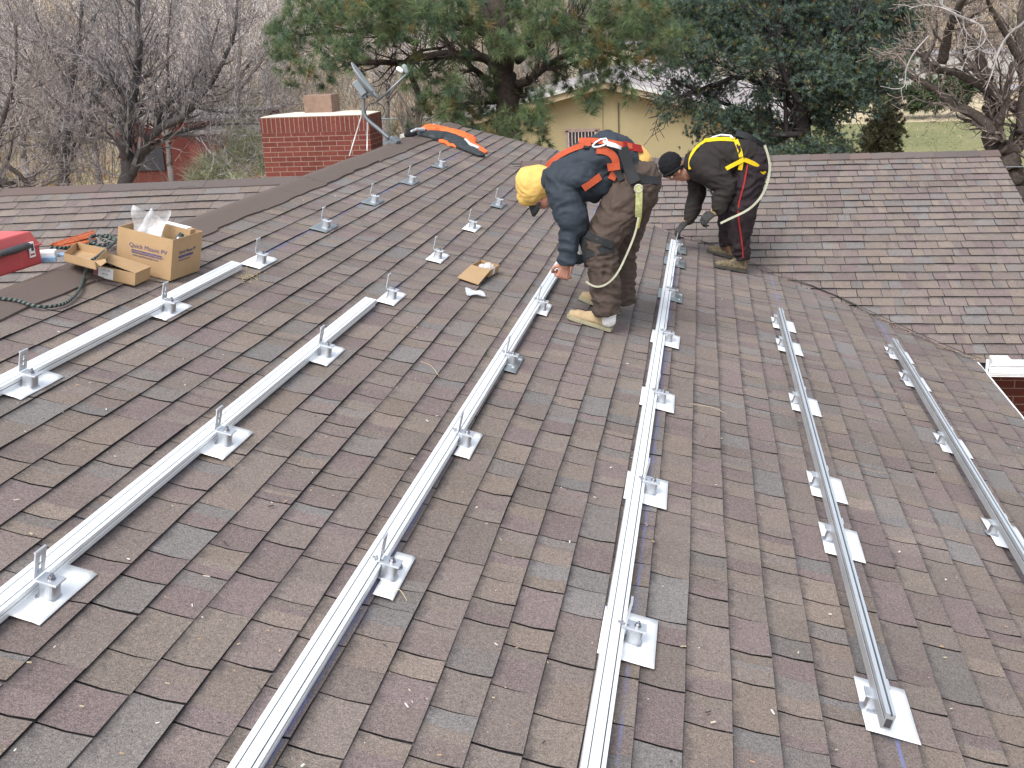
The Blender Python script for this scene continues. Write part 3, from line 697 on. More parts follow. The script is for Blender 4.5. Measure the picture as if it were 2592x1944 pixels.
mbk=MB(); mbk.ell(A(668,890,6.74),(.055,.075,.115),(V(.96,0,.25),V(0,1,0),V(-.25,0,.96)),16,12); kp=fused('knee_pad',mbk,M_blk,p1,.008,2,.006,15)
strap('knee_strap',z((640,800),(720,850),(830,880)),.045,M_blk,p1,bv1,6.7); strap('knee_strap',z((655,960),(720,930),(830,905)),.045,M_blk,p1,bv1,6.7)
strap('knee_strap',z((640,880),(650,960),(650,1040)),.03,M_blk,p1,bv1,6.7)
strap('harness_strap',z((372,335),(425,290),(500,245),(590,205),(680,180)),.036,M_or,p1,bv1,6.8)
strap('harness_strap',z((600,165),(680,160),(790,170),(880,185),(960,205)),.034,M_or,p1,bv1,6.9)
strap('harness_strap',z((720,225),(790,215),(850,250),(868,310),(850,380),(815,430)),.044,M_or,p1,bv1,6.8,.010)
strap('harness_strap',z((800,330),(850,330),(880,330)),.045,M_or,p1,bv1,6.8,.014)
strap('harness_strap',z((625,478),(680,440),(745,405)),.042,M_or,p1,bv1,6.8,.012)
strap('harness_strap',z((900,190),(960,210),(1030,222)),.05,M_red,p1,bv1,6.9)
strap('harness_strap',z((790,360),(740,400),(700,470)),.02,M_blk,p1,bv1,6.8); strap('harness_strap',z((650,215),(655,170),(680,140)),.035,M_blk,p1,bv1,6.8,.012)
strap('harness_strap',z((960,395),(1030,430),(1090,445),(1146,440)),.050,M_blk,p1,bv1,6.8)
strap('harness_strap',z((860,350),(890,400),(900,440)),.04,M_blk,p1,bv1,6.8)
strap('shock_pack',z((895,210),(925,300),(955,390),(985,455)),.066,M_blk,p1,bv1,6.75,.022,.026)
strap('lanyard',z((1008,480),(1012,540),(1008,600),(998,680)),.040,simple('lanyard_pack',(.48,.50,.22),.8,0,.25,60),p1,bv1,6.66,.016,.012)
strap('lanyard',z((1000,690),(985,755)),.026,simple('lanyard_end',(.55,.50,.10),.8),p1,bv1,6.66,.02,.005)
strap('lanyard',z((1012,690),(1000,780),(965,870),(930,950),(890,1040),(850,1110),(800,1165),(750,1190),(700,1195),(660,1175),(645,1140)),.012,M_cream,p1,None,6.60,.012,.009)
# dorsal ring, snap hook
mb=MB(); c=None
def on1(X,Y,bv=None,off=.02):
    px,py=zA(X,Y); r=ray(px,py).normalized(); h=(bv or bv1).ray_cast(CAM,r); return (h[0]-r*off) if h[0] else A(X,Y,6.85)
rp=[on1(X,Y,off=.03) for X,Y in ((690,190),(715,165),(750,145),(785,140),(795,160),(775,185),(735,198),(700,200),(690,190))]
mb.tube(rp,.0055,8); mb.build('d_ring',M_rail,p1,smooth=True)
mb=MB(); hp=[on1(X,Y,off=.04) for X,Y in ((765,160),(800,175),(845,185),(890,205))]
mb.tube(hp,[.008,.013,.011,.008],8); mb.tube([on1(790,185,off=.045),on1(850,200,off=.045),on1(890,215,off=.045)],.006,8); mb.build('snap_hook',M_rail,p1,smooth=True)
mb=MB(); 
c=A(1012,490,6.62); mb.tube([c+V(math.cos(a)*.022,0,math.sin(a)*.022) for a in [i*.524 for i in range(13)]],.006,8); mb.build('ring',M_cream,p1,smooth=True)

# ---------------------------------------------------------------- the worker in the beanie
B=lambda X,Y,y: at(*zB(X,Y),y)
p2=thing('person','worker in a black beanie, dark clothes and yellow harness bending near the valley','person',S(.3,9.85))
h3,t3=S(.40,9.63),S(.115,9.56); h4,t4=S(.33,10.10),S(.05,10.17)
jk=MB()
for yy in (9.72,10.0):
    chain(jk,[(B(610,410,yy),.115),(B(720,370,yy),.145),(B(850,340,yy),.16),(B(1000,335,yy),.16)])
    chain(jk,[(B(640,490,yy),.10),(B(740,500,yy),.13),(B(860,470,yy),.13)])
jk.capsule(B(560,420,9.86),.075,B(620,400,9.86),.10)
chain(jk,[(B(680,430,9.60),.125),(B(790,540,9.56),.120),(B(870,630,9.54),.098),(B(835,740,9.52),.082),(B(812,840,9.50),.060)])
chain(jk,[(B(600,480,10.06),.10),(B(605,600,10.06),.082),(B(610,690,10.05),.075),(B(570,830,10.0),.068),(B(535,935,9.96),.056)])
jk2=fused('jacket',jk,M_jk2,p2,.011,3,.019,6,5)
tr=MB()
for yy in (9.76,9.97): chain(tr,[(B(1000,400,yy),.125),(B(1115,410,yy),.15),(B(1090,490,yy),.15)])
chain(tr,[(B(1100,460,9.72),.150),(B(1040,650,9.68),.15),(B(1008,820,9.64),.145),(B(1003,1040,9.62),.108),(B(1012,1160,9.61),.090)]); tr.frust(B(1008,1110,9.61),.092,B(1024,1308,9.61),.066)
chain(tr,[(B(1040,500,10.04),.14),(B(930,800,10.07),.115),(B(890,980,10.08),.085),(B(885,1060,10.09),.076)]); tr.frust(B(888,1040,10.09),.078,B(878,1190,10.09),.058)
tr2=fused('trousers',tr,M_tr2,p2,.011,3,.024,7,6)
bd=MB()
bd.ell(B(385,450,9.86),(.105,.078,.090),None,18,12); bd.capsule(B(440,505,9.86),.058,B(500,535,9.86),.045); bd.capsule(B(400,530,9.86),.040,B(470,555,9.86),.030); bd.capsule(B(505,555,9.86),.022,B(520,545,9.86),.03)
bd.capsule(B(352,545,9.86),.013,B(368,562,9.86),.017); bd.capsule(B(330,540,9.86),.02,B(380,520,9.86),.05); bd.capsule(B(418,568,9.86),.014,B(440,566,9.86),.014)
bd.capsule(B(500,500,9.86),.056,B(600,430,9.86),.062); bd.ell(B(438,492,9.775),(.018,.010,.026),(V(.9,0,.4),V(0,1,0),V(-.4,0,.9)),10,8)
for yy in (9.78,9.94): chain(bd,[(B(640,420,yy),.08),(B(850,380,yy),.09),(B(1080,430,yy),.1)])
chain(bd,[(B(1090,480,9.74),.08),(B(1003,1000,9.63),.055),(B(1018,1320,9.62),.030),(h3.lerp(t3,.2)+NM*.06,.022),(h3.lerp(t3,.6)+NM*.045,.022)])
chain(bd,[(B(1040,500,10.02),.08),(B(890,980,10.08),.055),(B(882,1190,10.09),.030),(h4.lerp(t4,.2)+NM*.06,.022),(h4.lerp(t4,.6)+NM*.045,.022)])
chain(bd,[(B(680,430,9.62),.06),(B(860,640,9.55),.045),(B(790,860,9.5),.03)]); chain(bd,[(B(600,480,10.05),.06),(B(610,690,10.05),.045),(B(520,940,9.95),.03)])
body2=fused('body',bd,M_skin2,p2,.005,2)
mb=MB(); w3=B(765,880,9.50); mb.capsule(B(790,850,9.5),.033,w3,.030); hand(mb,w3,B(660,950,9.47)-w3,V(.1,.6,-.7),50,1.12,1); fused('glove',mb,M_glove,p2,.005,2)
mb=MB(); w4=B(495,975,9.95); mb.capsule(B(520,940,9.95),.033,w4,.030); hand(mb,w4,B(425,1050,9.93)-w4,V(.35,.35,-.85),42,1.15,1); fused('glove',mb,M_glove,p2,.005,2)
mb=MB(); mb.capsule(B(770,860,9.5),.036,B(782,872,9.5),.036); mb.capsule(B(505,950,9.955),.036,B(515,940,9.955),.037); fused('cuff',mb,simple('cuff_tan',(.33,.22,.12),.9),p2,.007,2)
mb=MB(); mb.ell(B(358,425,9.86),(.108,.100,.108),None,24,16); fused('beanie',mb,M_bean,p2,.006,2,.005,16)
mb=MB(); ca,cb=B(300,535,9.86),B(478,432,9.86); cc=(ca+cb)/2; ex=(cb-ca)/2; 
mb.tube([cc+ex*math.cos(i*.3142)*1.02+V(0,.098,0)*math.sin(i*.3142) for i in range(21)],.014,8); mb.build('beanie_cuff',M_bean,p2,smooth=True)
for yy in (9.79,):
    mb=MB(); mb.tube([B(388,538,yy),B(398,533,yy-.002),B(410,533,yy)],.003,6); mb.build('eyebrow',M_bean,p2)
    mb=MB(); mb.ell(B(372,545,yy+.022),(.010,.008,.010),None,10,8); mb.build('eye',M_white,p2,smooth=True)
mb=MB(); mb.tube([B(415,574,9.83),B(440,578,9.82),B(455,572,9.82)],.004,6); mb.build('mouth',simple('lip',(.25,.09,.07),.6),p2)
sh3=shoe(p2,h3,t3,h3.lerp(t3,.2)+NM*.145,M_boot,M_solek,anklr=.058); sh4=shoe(p2,h4,t4,h4.lerp(t4,.22)+NM*.15,M_boot,M_solek,anklr=.056)
mb=MB()
for hh,tt in ((h3,t3),(h4,t4)):
    for k in range(4):
        c=hh.lerp(tt,.34+.08*k)+NM*(.118-.015*k); mb.tube([c+V(0,-.035,-.012),c+V(0.01,0,.006),c+V(0,.035,-.012)],.003,6)
mb.build('laces',simple('lace_dark',(.06,.05,.035),.8),p2)
bv2=meshdata([jk2,tr2]); z=lambda *l:[zB(*q) for q in l]
strap('trouser_piping',z((1082,430),(1062,500),(1052,600),(1025,690),(995,770),(985,850),(995,960),(1015,1060),(1030,1180),(1035,1300)),.012,M_red,p2,bv2,9.6,.006,.004)
strap('harness_strap',z((548,465),(532,400),(540,345),(580,295),(640,240),(700,208)),.026,M_yl,p2,bv2,9.7)
strap('harness_strap',z((680,215),(780,198),(880,198),(960,205)),.036,M_yl,p2,bv2,9.7)
strap('harness_strap',z((968,205),(990,260),(1015,320),(1030,375),(1022,430),(1005,485)),.036,M_yl,p2,bv2,9.7,.009)
strap('harness_strap',z((875,475),(930,435),(1000,395),(1045,385)),.034,M_yl,p2,bv2,9.7,.007)
strap('harness_strap',z((1045,385),(1110,395),(1170,425),(1220,470),(1232,510)),.036,M_yl,p2,bv2,9.7,.007)
strap('shock_pack',z((965,165),(1050,180),(1140,210),(1215,250)),.06,M_blk,p2,bv2,9.8,.02,.04)
strap('lanyard',z((1238,250),(1262,310),(1290,400),(1295,470),(1275,570),(1240,680),(1190,760),(1120,830),(1050,880),(960,910),(890,940),(825,978)),.019,M_cream,p2,None,9.42,.01,.008)
def on2(X,Y,off=.03):
    r=ray(*zB(X,Y)).normalized(); h=bv2.ray_cast(CAM,r); return (h[0]-r*off+V(0,0,.01)) if h[0] else B(X,Y,9.8)
mb=MB(); mb.tube([on2(X,Y) for X,Y in ((700,205),(760,172),(830,165),(920,172),(940,195))],.009,8); mb.tube([on2(X,Y,.02) for X,Y in ((800,160),(838,150),(870,165))],.007,8); mb.build('snap_hook',M_rail,p2,smooth=True)
mb=MB(); mb.tube([B(650,590,9.75),B(720,660,9.72),B(770,740,9.70),B(770,800,9.68)],.012,8); mb.build('chest_strap_end',simple('grey_web',(.2,.2,.2),.8),p2)

# ---------------------------------------------------------------- boxes and things on the ridge
M_card=simple('cardboard',(.40,.265,.140),.9,0,.08,7,.15,40); M_cardi=simple('cardboard_inside',(.40,.25,.115),.92,0,.08,7)
M_ink=simple('blue_ink',(.07,.065,.16),.8); M_paper=simple('white_label',(.78,.78,.76),.6,0,.03,5)
def plastic(name,col=(.9,.92,.95),alpha=.45):
    m,t,b=nodes(name,.25); b.inputs['Base Color'].default_value=(*col,1); b.inputs['Alpha'].default_value=alpha; b.inputs['Specular IOR Level'].default_value=.8
    f=noise(t,30,3); t.links.new(math_(t,'ADD',math_(t,'MULTIPLY',f,.5),alpha-.25,clamp=True),b.inputs['Alpha']); return m
M_bag=plastic('clear_bag')
def open_box(label,P0,ea,eb,en,W,L,H,name='cardboard_box',th=.004,wob=0):
    """P0 near corner, ea/eb the two floor directions, en up"""
    t=thing(name,label,'cardboard box',P0,'cardboard boxes lying on the roof')
    mb=MB(); c=P0
    def slab(o,u_,v_,n_): 
        vs=[o,o+u_,o+u_+v_,o+v_]; vs+= [p+n_ for p in vs]; mb.add(vs,[(3,2,1,0),(4,5,6,7),(0,1,5,4),(1,2,6,5),(2,3,7,6),(3,0,4,7)])
    A_,B_,E_=ea*W,eb*L,en*H
    slab(c,A_,B_,en*th); slab(c,A_,E_,eb*th); slab(c+B_-eb*th,A_,E_,eb*th); slab(c+eb*th,B_-eb*2*th,E_,ea*th); slab(c+A_-ea*th+eb*th,B_-eb*2*th,E_,ea*th)
    if wob:
        mb.v=[tuple(Vector(v)+ea*(wob*math.sin(((Vector(v)-c).dot(eb))*14)*max(0,(Vector(v)-c).dot(en)/H))) for v in mb.v]
    o=mb.build('carton',M_card,t); return t
def text_on(parent,s,origin,ex,ey,size,mat,name='printed_lettering',bold=0,spacing=1.0):
    cu=D.curves.new('txt','FONT'); cu.body=s; cu.size=size; cu.extrude=.0003; cu.space_character=spacing; cu.offset=bold
    o=D.objects.new('txt',cu); COL.objects.link(o); dg=bpy.context.evaluated_depsgraph_get(); me=D.meshes.new_from_object(o.evaluated_get(dg)); D.objects.remove(o)
    nn=ex.cross(ey); Mx=Matrix((ex,ey,nn)).transposed().to_4x4(); Mx.translation=origin; me.transform(Mx); me.materials.clear(); me.materials.append(mat); me.name='lettering'
    return link(name,me,parent)
n0=S(-2.955,5.46,.012); ea=(S(-3.28,5.49)-S(-2.955,5.46)).normalized(); en=(NM+V(-.02,0,.10)).normalized(); ea=(ea-en*ea.dot(en)).normalized(); eb=ea.cross(en); eb=eb if eb.y>0 else -eb
BW,BL,BH=.335,.31,.232
bb=open_box('large brown carton printed Quick Mount PV, holding a plastic bag',n0,ea,eb,en,BW,BL,BH)
fo=n0-eb*.0015
text_on(bb,'Quick Mount PV',fo+ea*(BW*.78)+en*(BH*.60),-ea,en,.034,M_ink)
mb=MB(); q=fo+ea*(BW*.72)+en*(BH*.475); mb.box(q-ea*.09+en*.008,(.185,.0008,.019),(ea,eb,en)); mb.build('printed_bar',M_ink,bb)
text_on(bb,'WATERPROOF ROOF MOUNTS',fo-eb*.001+ea*(BW*.715)+en*(BH*.485),-ea,en,.0135,M_card,bold=.0001)
text_on(bb,'www.quickmountpv.com',fo+ea*(BW*.71)+en*(BH*.40),-ea,en,.016,M_ink)
fr=n0-ea*.0015
text_on(bb,'Quick Mount PV',fr+eb*(BL*.22)+en*(BH*.60),eb,en,.026,M_ink)
mb=MB(); mb.box(fr+eb*(BL*.22+.075)+en*(BH*.50+.006),(.0008,.15,.014),(ea,eb,en)); mb.build('printed_bar',M_ink,bb)
text_on(bb,'www.quickmountpv.com',fr+eb*(BL*.22)+en*(BH*.43),eb,en,.012,M_ink)
# what is in it
t=thing('plastic_bag','clear plastic bag sticking up out of the large brown carton','plastic bag',n0+ea*.22+eb*.15+en*.15)
mb=MB(); g=9
for (o_,a_,b_,s1) in ((n0+ea*.10+eb*.10+en*.10,ea*.20+eb*.02,en*.25+ea*.03,1),(n0+ea*.15+eb*.16+en*.10,ea*.17-eb*.07,en*.24-ea*.02,2)):
    vs=[];fs=[]
    for i in range(g):
        for j in range(g):
            x,y=i/(g-1),j/(g-1); vs.append(o_+a_*(x*(1-.45*y*(s1==2)))+b_*y*(1-.3*abs(x-.8)*(s1==1))+eb*(.022*math.sin(x*7+y*5+s1)+.02*math.sin(y*9+x*3)))
    for i in range(g-1):
        for j in range(g-1): fs.append((i*g+j,i*g+j+1,(i+1)*g+j+1,(i+1)*g+j))
    mb.add(vs,fs)
mb.build('bag_film',M_bag,t,smooth=True)
t=thing('small_carton','small white-topped carton standing inside the large brown carton','cardboard box',n0+ea*.1+eb*.25+en*.1)
mb=MB(); mb.box(n0+ea*.105+eb*.235+en*.165,(.17,.055,.17),(ea,eb,en)); mb.build('carton',M_card,t,bevel=.002)
mb=MB(); mb.box(n0+ea*.115+eb*.235+en*.252,(.145,.056,.003),(ea,eb,en)); mb.build('label',M_paper,t)
t=thing('hand_tool','dark-handled hand tool standing inside the large brown carton','tool',n0+ea*.06+eb*.12+en*.1)
mb=MB(); mb.tube([n0+ea*.07+eb*.12+en*.10,n0+ea*.06+eb*.13+en*.18,n0+ea*.035+eb*.15+en*.235],[.014,.018,.015],10); mb.build('handle',simple('dark_green_grip',(.03,.05,.045),.6),t,smooth=True)
mb=MB(); mb.ell(n0+ea*.025+eb*.10+en*.215,(.017,.017,.017),None,14,10); mb.build('socket',M_steel,t,smooth=True)
# small open cartons
n1=S(-3.045,5.235,.014); ea1=(S(-3.27,5.236)-S(-3.045,5.235)).normalized(); ea1=(ea1-en*ea1.dot(en)).normalized(); eb1=ea1.cross(en); eb1=eb1 if eb1.y>0 else -eb1
b1=open_box('small open carton full of screws with a white label, in front of the large carton',n1,ea1,eb1,en,.235,.165,.068)
mb=MB(); mb.box(n1-eb1*.001+ea1*.165+en*.034,(.085,.001,.058),(ea1,eb1,en)); mb.build('label',M_paper,b1)
mb=MB(); mb.box(n1-eb1*.001+ea1*.22+en*.034,(.025,.0012,.060),(ea1,eb1,en)); mb.build('label_edge',simple('plum_edge',(.22,.10,.12),.7),b1)
text_on(b1,'2 1/2" LAG',n1-eb1*.0022+ea1*.19+en*.048,-ea1,en,.011,M_ink); text_on(b1,'QTY 100',n1-eb1*.0022+ea1*.185+en*.026,-ea1,en,.009,M_ink)
mb=MB(); c0=n1+en*.07-ea1*.002; f_=ea1*.235+en*.022; vs=[c0,c0+eb1*.165,c0+eb1*.165+f_,c0+f_+eb1*.03]; mb.add(vs,[(0,1,2,3)]); mb.build('lid_flap',M_card,b1,solid=.004)
mb=MB()
for k in range(60):
    c=n1+ea1*random.uniform(.02,.21)+eb1*random.uniform(.02,.145)+en*random.uniform(.035,.058); d=V(random.uniform(-1,1),random.uniform(-1,1),random.uniform(-.3,.3)).normalized()*.022
    mb.tube([c-d,c+d],.0028,5); mb.tube([c+d,c+d*1.15],.006,6)
o=mb.build('screws',M_steel,b1); tag(o,kind='stuff')
k_,l_,r_2=atz(240,661,.985),atz(160.4,640.7,.985),atz(270.6,630.5,.985); ea2=(l_-k_); BW2=ea2.length; ea2.normalize(); eb2=(r_2-k_); BL2=eb2.length; eb2.normalize(); n2=k_-V(0,0,.046)
b2=open_box('empty open carton on the ridge left of the screw carton',n2,ea2,eb2,V(0,0,1),BW2,BL2,.046)
mb=MB(); fl=n2+V(0,0,.046); mb.add([fl,fl+ea2*-.0+eb2*.0-eb2*.0,fl-eb2*.0+V(.045,-.03,-.02),fl+V(.05,.02,-.01),fl+V(.03,.05,.0)],[(0,2,3,4)]); mb.build('side_tab',M_card,b2,solid=.004)
# centre carton with film in it
k_,l_,r_3=onroof(1241.5,684,.066),onroof(1192.6,670.5,.066),onroof(1264.7,670.5,.066); ea3_=(l_-k_); W3=ea3_.length; ea3_.normalize(); eb3=(r_3-k_); L3=eb3.length; eb3.normalize(); n3=k_-NM*.054
b3=open_box('small open carton lying alone in the middle of the roof, its lid folded out',n3,ea3_,eb3,NM,W3,L3,.054)
mb=MB(); mb.add([k_,l_,onroof(1157.7,702.3,.022),onroof(1210.9,720.6,.022)],[(0,1,2,3)]); mb.build('lid_flap',M_card,b3,solid=.005)
mb=MB(); mb.box(n3-ea3_*.001+eb3*.09+NM*.03,(.001,.045,.045),(ea3_,eb3,NM)); mb.build('label',M_paper,b3)
t=thing('plastic_bag','crumpled clear plastic bag inside the open carton in the middle of the roof','plastic bag',n3+ea3_*W3*.4+eb3*L3*.5)
mb=MB(); 
for k in range(7): mb.ell(n3+ea3_*W3*random.uniform(.2,.6)+eb3*L3*random.uniform(.3,.75)+NM*random.uniform(.035,.05),(.026,.026,.022),None,10,8)
fused('bag_film',mb,M_bag,t,.006,1,.012,30,8)
t=thing('plastic_bag','flat plastic bag lying on the shingles below the middle carton','plastic bag',onroof(1205,742,.01))
mb=MB(); g=8; cs=[onroof(*p,.014) for p in ((1175,730),(1181,750),(1236,753),(1222,741))]; vs=[];fs=[]
for i in range(g):
    for j in range(g):
        x,y=i/(g-1),j/(g-1); vs.append((cs[0]*(1-x)+cs[3]*x)*(1-y)+(cs[1]*(1-x)+cs[2]*x)*y+NM*(.006*math.sin(x*9+y*4)+.005*math.sin(y*8)+.006))
for i in range(g-1):
    for j in range(g-1): fs.append((i*g+j,i*g+j+1,(i+1)*g+j+1,(i+1)*g+j))
mb.add(vs,fs); mb.build('bag_film',plastic('milky_film',(.8,.84,.9),.75),t,smooth=True)
# red tool box on the ridge, cut by the frame
M_redp=simple('red_plastic',(.50,.070,.078),.5,0,.06,4); M_redp2=simple('red_plastic_lid',(.54,.09,.09),.5,0,.06,4)
q0=atz(109,667,.925); tu=(q0-atz(0,702,.925)).normalized(); tb=V(-tu.y,tu.x,0); TL,TW,THh=.50,.22,.10
t=thing('tool_box','red plastic tool box with a dark handle at the left edge of the roof','tool box',q0-tu*.25+tb*.1)
ax=(tu,tb,V(0,0,1)); cc=q0-tu*(TL/2)+tb*(TW/2)
mb=MB(); mb.box(cc+V(0,0,THh/2),(TL,TW,THh),ax,taper=1.0); mb.build('body',M_redp,t,bevel=.012)
mb=MB(); mb.box(cc+V(0,0,THh+.040),(TL+.008,TW+.008,.08),ax,taper=.84); mb.box(cc+V(0,0,THh+.004),(TL+.02,TW+.02,.012),ax)
for k in (-.17,-.09,.09,.17): mb.box(cc+tu*k-tb*(TW/2-.006)+V(0,0,THh*.55),(.016,.014,THh*.9),ax)
mb.build('lid',M_redp2,t,bevel=.006)
mb=MB(); hb=cc-tb*(TW/2+.014)+V(0,0,THh+.022); mb.tube([hb-tu*.13-V(0,0,.05),hb-tu*.11-tb*.022,hb-tb*.03,hb+tu*.11-tb*.022,hb+tu*.12+tb*.01],[.012,.017,.02,.018,.012],10); mb.build('handle',simple('black_grip',(.05,.052,.055),.6),t,smooth=True)
mb=MB(); lb=cc+tu*.17-tb*(TW/2+.008)+V(0,0,THh*1.0)
mb.box(lb,(.036,.010,.06),ax); mb.box(lb-V(0,0,.045),(.046,.006,.010),ax); mb.box(lb-V(0,0,.025)+tu*.02,(.004,.006,.045),ax); mb.box(lb-V(0,0,.025)-tu*.02,(.004,.006,.045),ax); mb.build('latch',M_white,t,bevel=.002)
mb=MB(); mb.box(lb-tb*.006+V(0,0,.002),(.018,.003,.035),ax); mb.build('latch_slot',M_dark,t)
# blue and white packages, orange rods, rope
t=thing('package','blue and white packaging lying between the tool box and the empty carton','package',atz(125,648,.93))
mb=MB(); mb.box(atz(118,645,.95),(.10,.10,.045),(V(.9,.4,0).normalized(),V(-.4,.9,0).normalized(),V(0,0,1))); mb.build('wrapper',M_paper,t,bevel=.008)
mb=MB(); mb.box(atz(146,645,.935),(.10,.07,.012),(V(.9,.4,0).normalized(),V(-.4,.9,0).normalized(),V(0,0,1))); mb.box(atz(120,657,.935),(.09,.03,.025),(V(.9,.4,0).normalized(),V(-.4,.9,0).normalized(),V(0,0,1))); mb.build('blue_sleeve',simple('blue_film',(.22,.36,.52),.4,0,.3,20),t,bevel=.004)
t=thing('rod_bundle','bundle of thin orange rods in a dark tray behind the empty carton','rods',atz(190,615,.93))
a_=atz(128,626,.95); b_=atz(238,590,.95); c_=atz(246,618,.93); d_=atz(165,632,.93)
mb=MB(); mb.add([a_,b_,b_+V(0,0,.012),a_+V(0,0,.012),d_,c_],[(0,1,2,3),(0,1,5,4)]); mb.build('tray',simple('black_tray',(.02,.018,.018),.7),t,solid=.006)
mb=MB()
for k in range(16):
    f_=(k+.5)/16; mb.tube([a_.lerp(d_,f_)+V(0,0,.012+random.uniform(0,.01)),b_.lerp(c_,f_)+V(0,0,.012+random.uniform(0,.014))],.0042,6)
mb.build('rods',simple('orange_rod',(.48,.12,.04),.6,0,.4,40),t)
m,tt,b=nodes('braided_rope',.85); uv=tt.nodes.new('ShaderNodeUVMap'); uv.uv_map='UVMap'; sx=tt.nodes.new('ShaderNodeSeparateXYZ'); tt.links.new(uv.outputs[0],sx.inputs[0])
s1=math_(tt,'SINE',math_(tt,'ADD',math_(tt,'MULTIPLY',sx.outputs[0],260),math_(tt,'MULTIPLY',sx.outputs[1],6.283)))
tt.links.new(ramp(tt,math_(tt,'ADD',math_(tt,'MULTIPLY',s1,.5),.5),[(.55,(.014,.016,.017)),(.72,(.12,.16,.14))]),b.inputs['Base Color'])
M_rope=m
def smoothpts(P,n=6):
    out=[]
    for i in range(len(P)-1):
        p0,p1_,p2_,p3=P[max(i-1,0)],P[i],P[i+1],P[min(i+2,len(P)-1)]
        for k in range(n):
            q=k/n; out.append(.5*((2*p1_)+(p2_-p0)*q+(2*p0-5*p1_+4*p2_-p3)*q*q+(3*p1_-p0-3*p2_+p3)*q**3))
    return out+[P[-1]]
rp=[onroof(-60,748,.02)]+[onroof(*zC(*p),.024) for p in [(0,930),(170,952),(400,1012),(640,982),(780,862),(838,720)]]+[onroof(*zC(870,620),.09),onroof(*zC(905,560),.14),onroof(*zC(990,500),.15),onroof(*zC(1060,440),.13),onroof(*zC(1110,400),.09),onroof(*zC(1150,370),.06)]
mb=MB(); mb.tube(smoothpts(rp,8),.0085,8,sq=1.0)
co=[onroof(*zC(*p),.05) for p in [(1150,370),(1060,400),(940,380),(900,330),(940,300),(1040,310),(1150,330),(1130,380),(1040,350),(1000,310),(1100,300),(1160,345),(1080,330)]]
mb.tube(smoothpts(co,6),.0085,8)
co=[onroof(*zC(*p),.04) for p in [(500,420),(600,425),(700,415),(800,400),(900,385),(960,350)]]; mb.tube(smoothpts(co,6),.0085,8)
o=mb.build('rope',M_rope,None,smooth=True); tag(o,'braided black and green safety rope looped over the small cartons','rope')
# orange and black jacket thrown over the ridge
t=thing('jacket','orange and black high-visibility jacket thrown over the far ridge','jacket',onroof(*zE(700,350),.02))
J=lambda X,Y,h=.05: onroof(*zE(X,Y),h)
def flatten(mb,k=.42):
    mb.v=[tuple(Vector(v)-NM*((Vector(v).dot(NM)-.012)*(1-k))) for v in mb.v]
mb=MB(); chain(mb,[(J(440,270),.10),(J(560,240),.14),(J(720,280),.14),(J(880,320),.15),(J(980,360),.15),(J(1010,430),.10),(J(1120,470),.07),(J(1230,540),.06)]); chain(mb,[(J(620,405,.02),.05),(J(760,470,.02),.05),(J(860,500,.02),.045)]); flatten(mb)
fused('orange_panel',mb,simple('hi_vis_orange',(.86,.15,.03),.65,0,.08,14),t,.009,5,.014,6,11)
mb=MB(); chain(mb,[(J(400,320),.09),(J(560,345),.14),(J(720,370),.16),(J(860,415),.145),(J(980,490),.11),(J(1100,550),.075),(J(1200,590),.06)]); flatten(mb,.5)
fused('grey_panel',mb,cloth('dark_grey_nylon',(.035,.042,.045),.5),t,.009,5,.012,6,12)
mb=MB(); chain(mb,[(J(190,340,.03),.05),(J(270,280,.04),.08),(J(380,260,.06),.08)]); flatten(mb,.5); fused('black_sleeve',mb,M_bean,t,.009,4,.012,6,13)
mb=MB(); chain(mb,[(J(400,262,.10),.022),(J(300,262,.10),.018),(J(230,290,.09),.014)]); chain(mb,[(J(985,410,.09),.02),(J(1040,470,.08),.022),(J(1160,520,.07),.02)]); fused('reflective_tape',mb,simple('grey_tape',(.55,.57,.58),.4),t,.007,1)
# ---------------------------------------------------------------- satellite dish
K=lambda X,Y,y=11.75: at(*zD(X,Y),y)
t=thing('satellite_dish','grey satellite dish on a bent mast beside the brick chimney','satellite dish',K(1190,830))
M_dish=simple('dish_grey',(.25,.28,.29),.5,0,.06,6); M_mast=metal('galvanised_tube',(.24,.265,.28),.45,.12,14,.7)
pt,pb=K(865,130,11.75),K(1098,450,11.75); dc=(pt+pb)/2; eu=(pt-pb).normalized(); rad=(pt-pb).length/2
nrm=(Rt*.76+Up*.60-Fw*.15); nrm=(nrm-eu*nrm.dot(eu)).normalized(); ew=eu.cross(nrm)
mb=MB(); nr,na=6,36; vs=[dc-nrm*.05]; fs=[]
for i in range(1,nr+1):
    r_=i/nr
    for k in range(na):
        a=2*math.pi*k/na; vs.append(dc+eu*(math.cos(a)*rad*r_)+ew*(math.sin(a)*rad*.92*r_)+nrm*(-.05+.05*r_*r_))
for k in range(na): fs.append((0,1+k,1+(k+1)%na))
for i in range(nr-1):
    for k in range(na): fs.append((1+i*na+k,1+(i+1)*na+k,1+(i+1)*na+(k+1)%na,1+i*na+(k+1)%na))
mb.add(vs,fs); mb.build('reflector',M_dish,t,smooth=True,solid=.010)
mb=MB(); bc=dc-nrm*.06; mb.box(bc-nrm*.03-eu*.03,(.10,.08,.17),(ew,nrm,eu)); mb.box(K(965,400),(.09,.08,.11)); mb.box(K(1010,400),(.10,.06,.05)); mb.build('back_bracket',M_mast,t,bevel=.006)
mb=MB(); mb.tube(smoothpts([K(968,440),K(968,540),K(975,590),K(1010,640),K(1100,715),K(1190,795)],5),.021,14); mb.build('mast',M_mast,t,smooth=True)
mb=MB(); fp_=K(1200,830); 
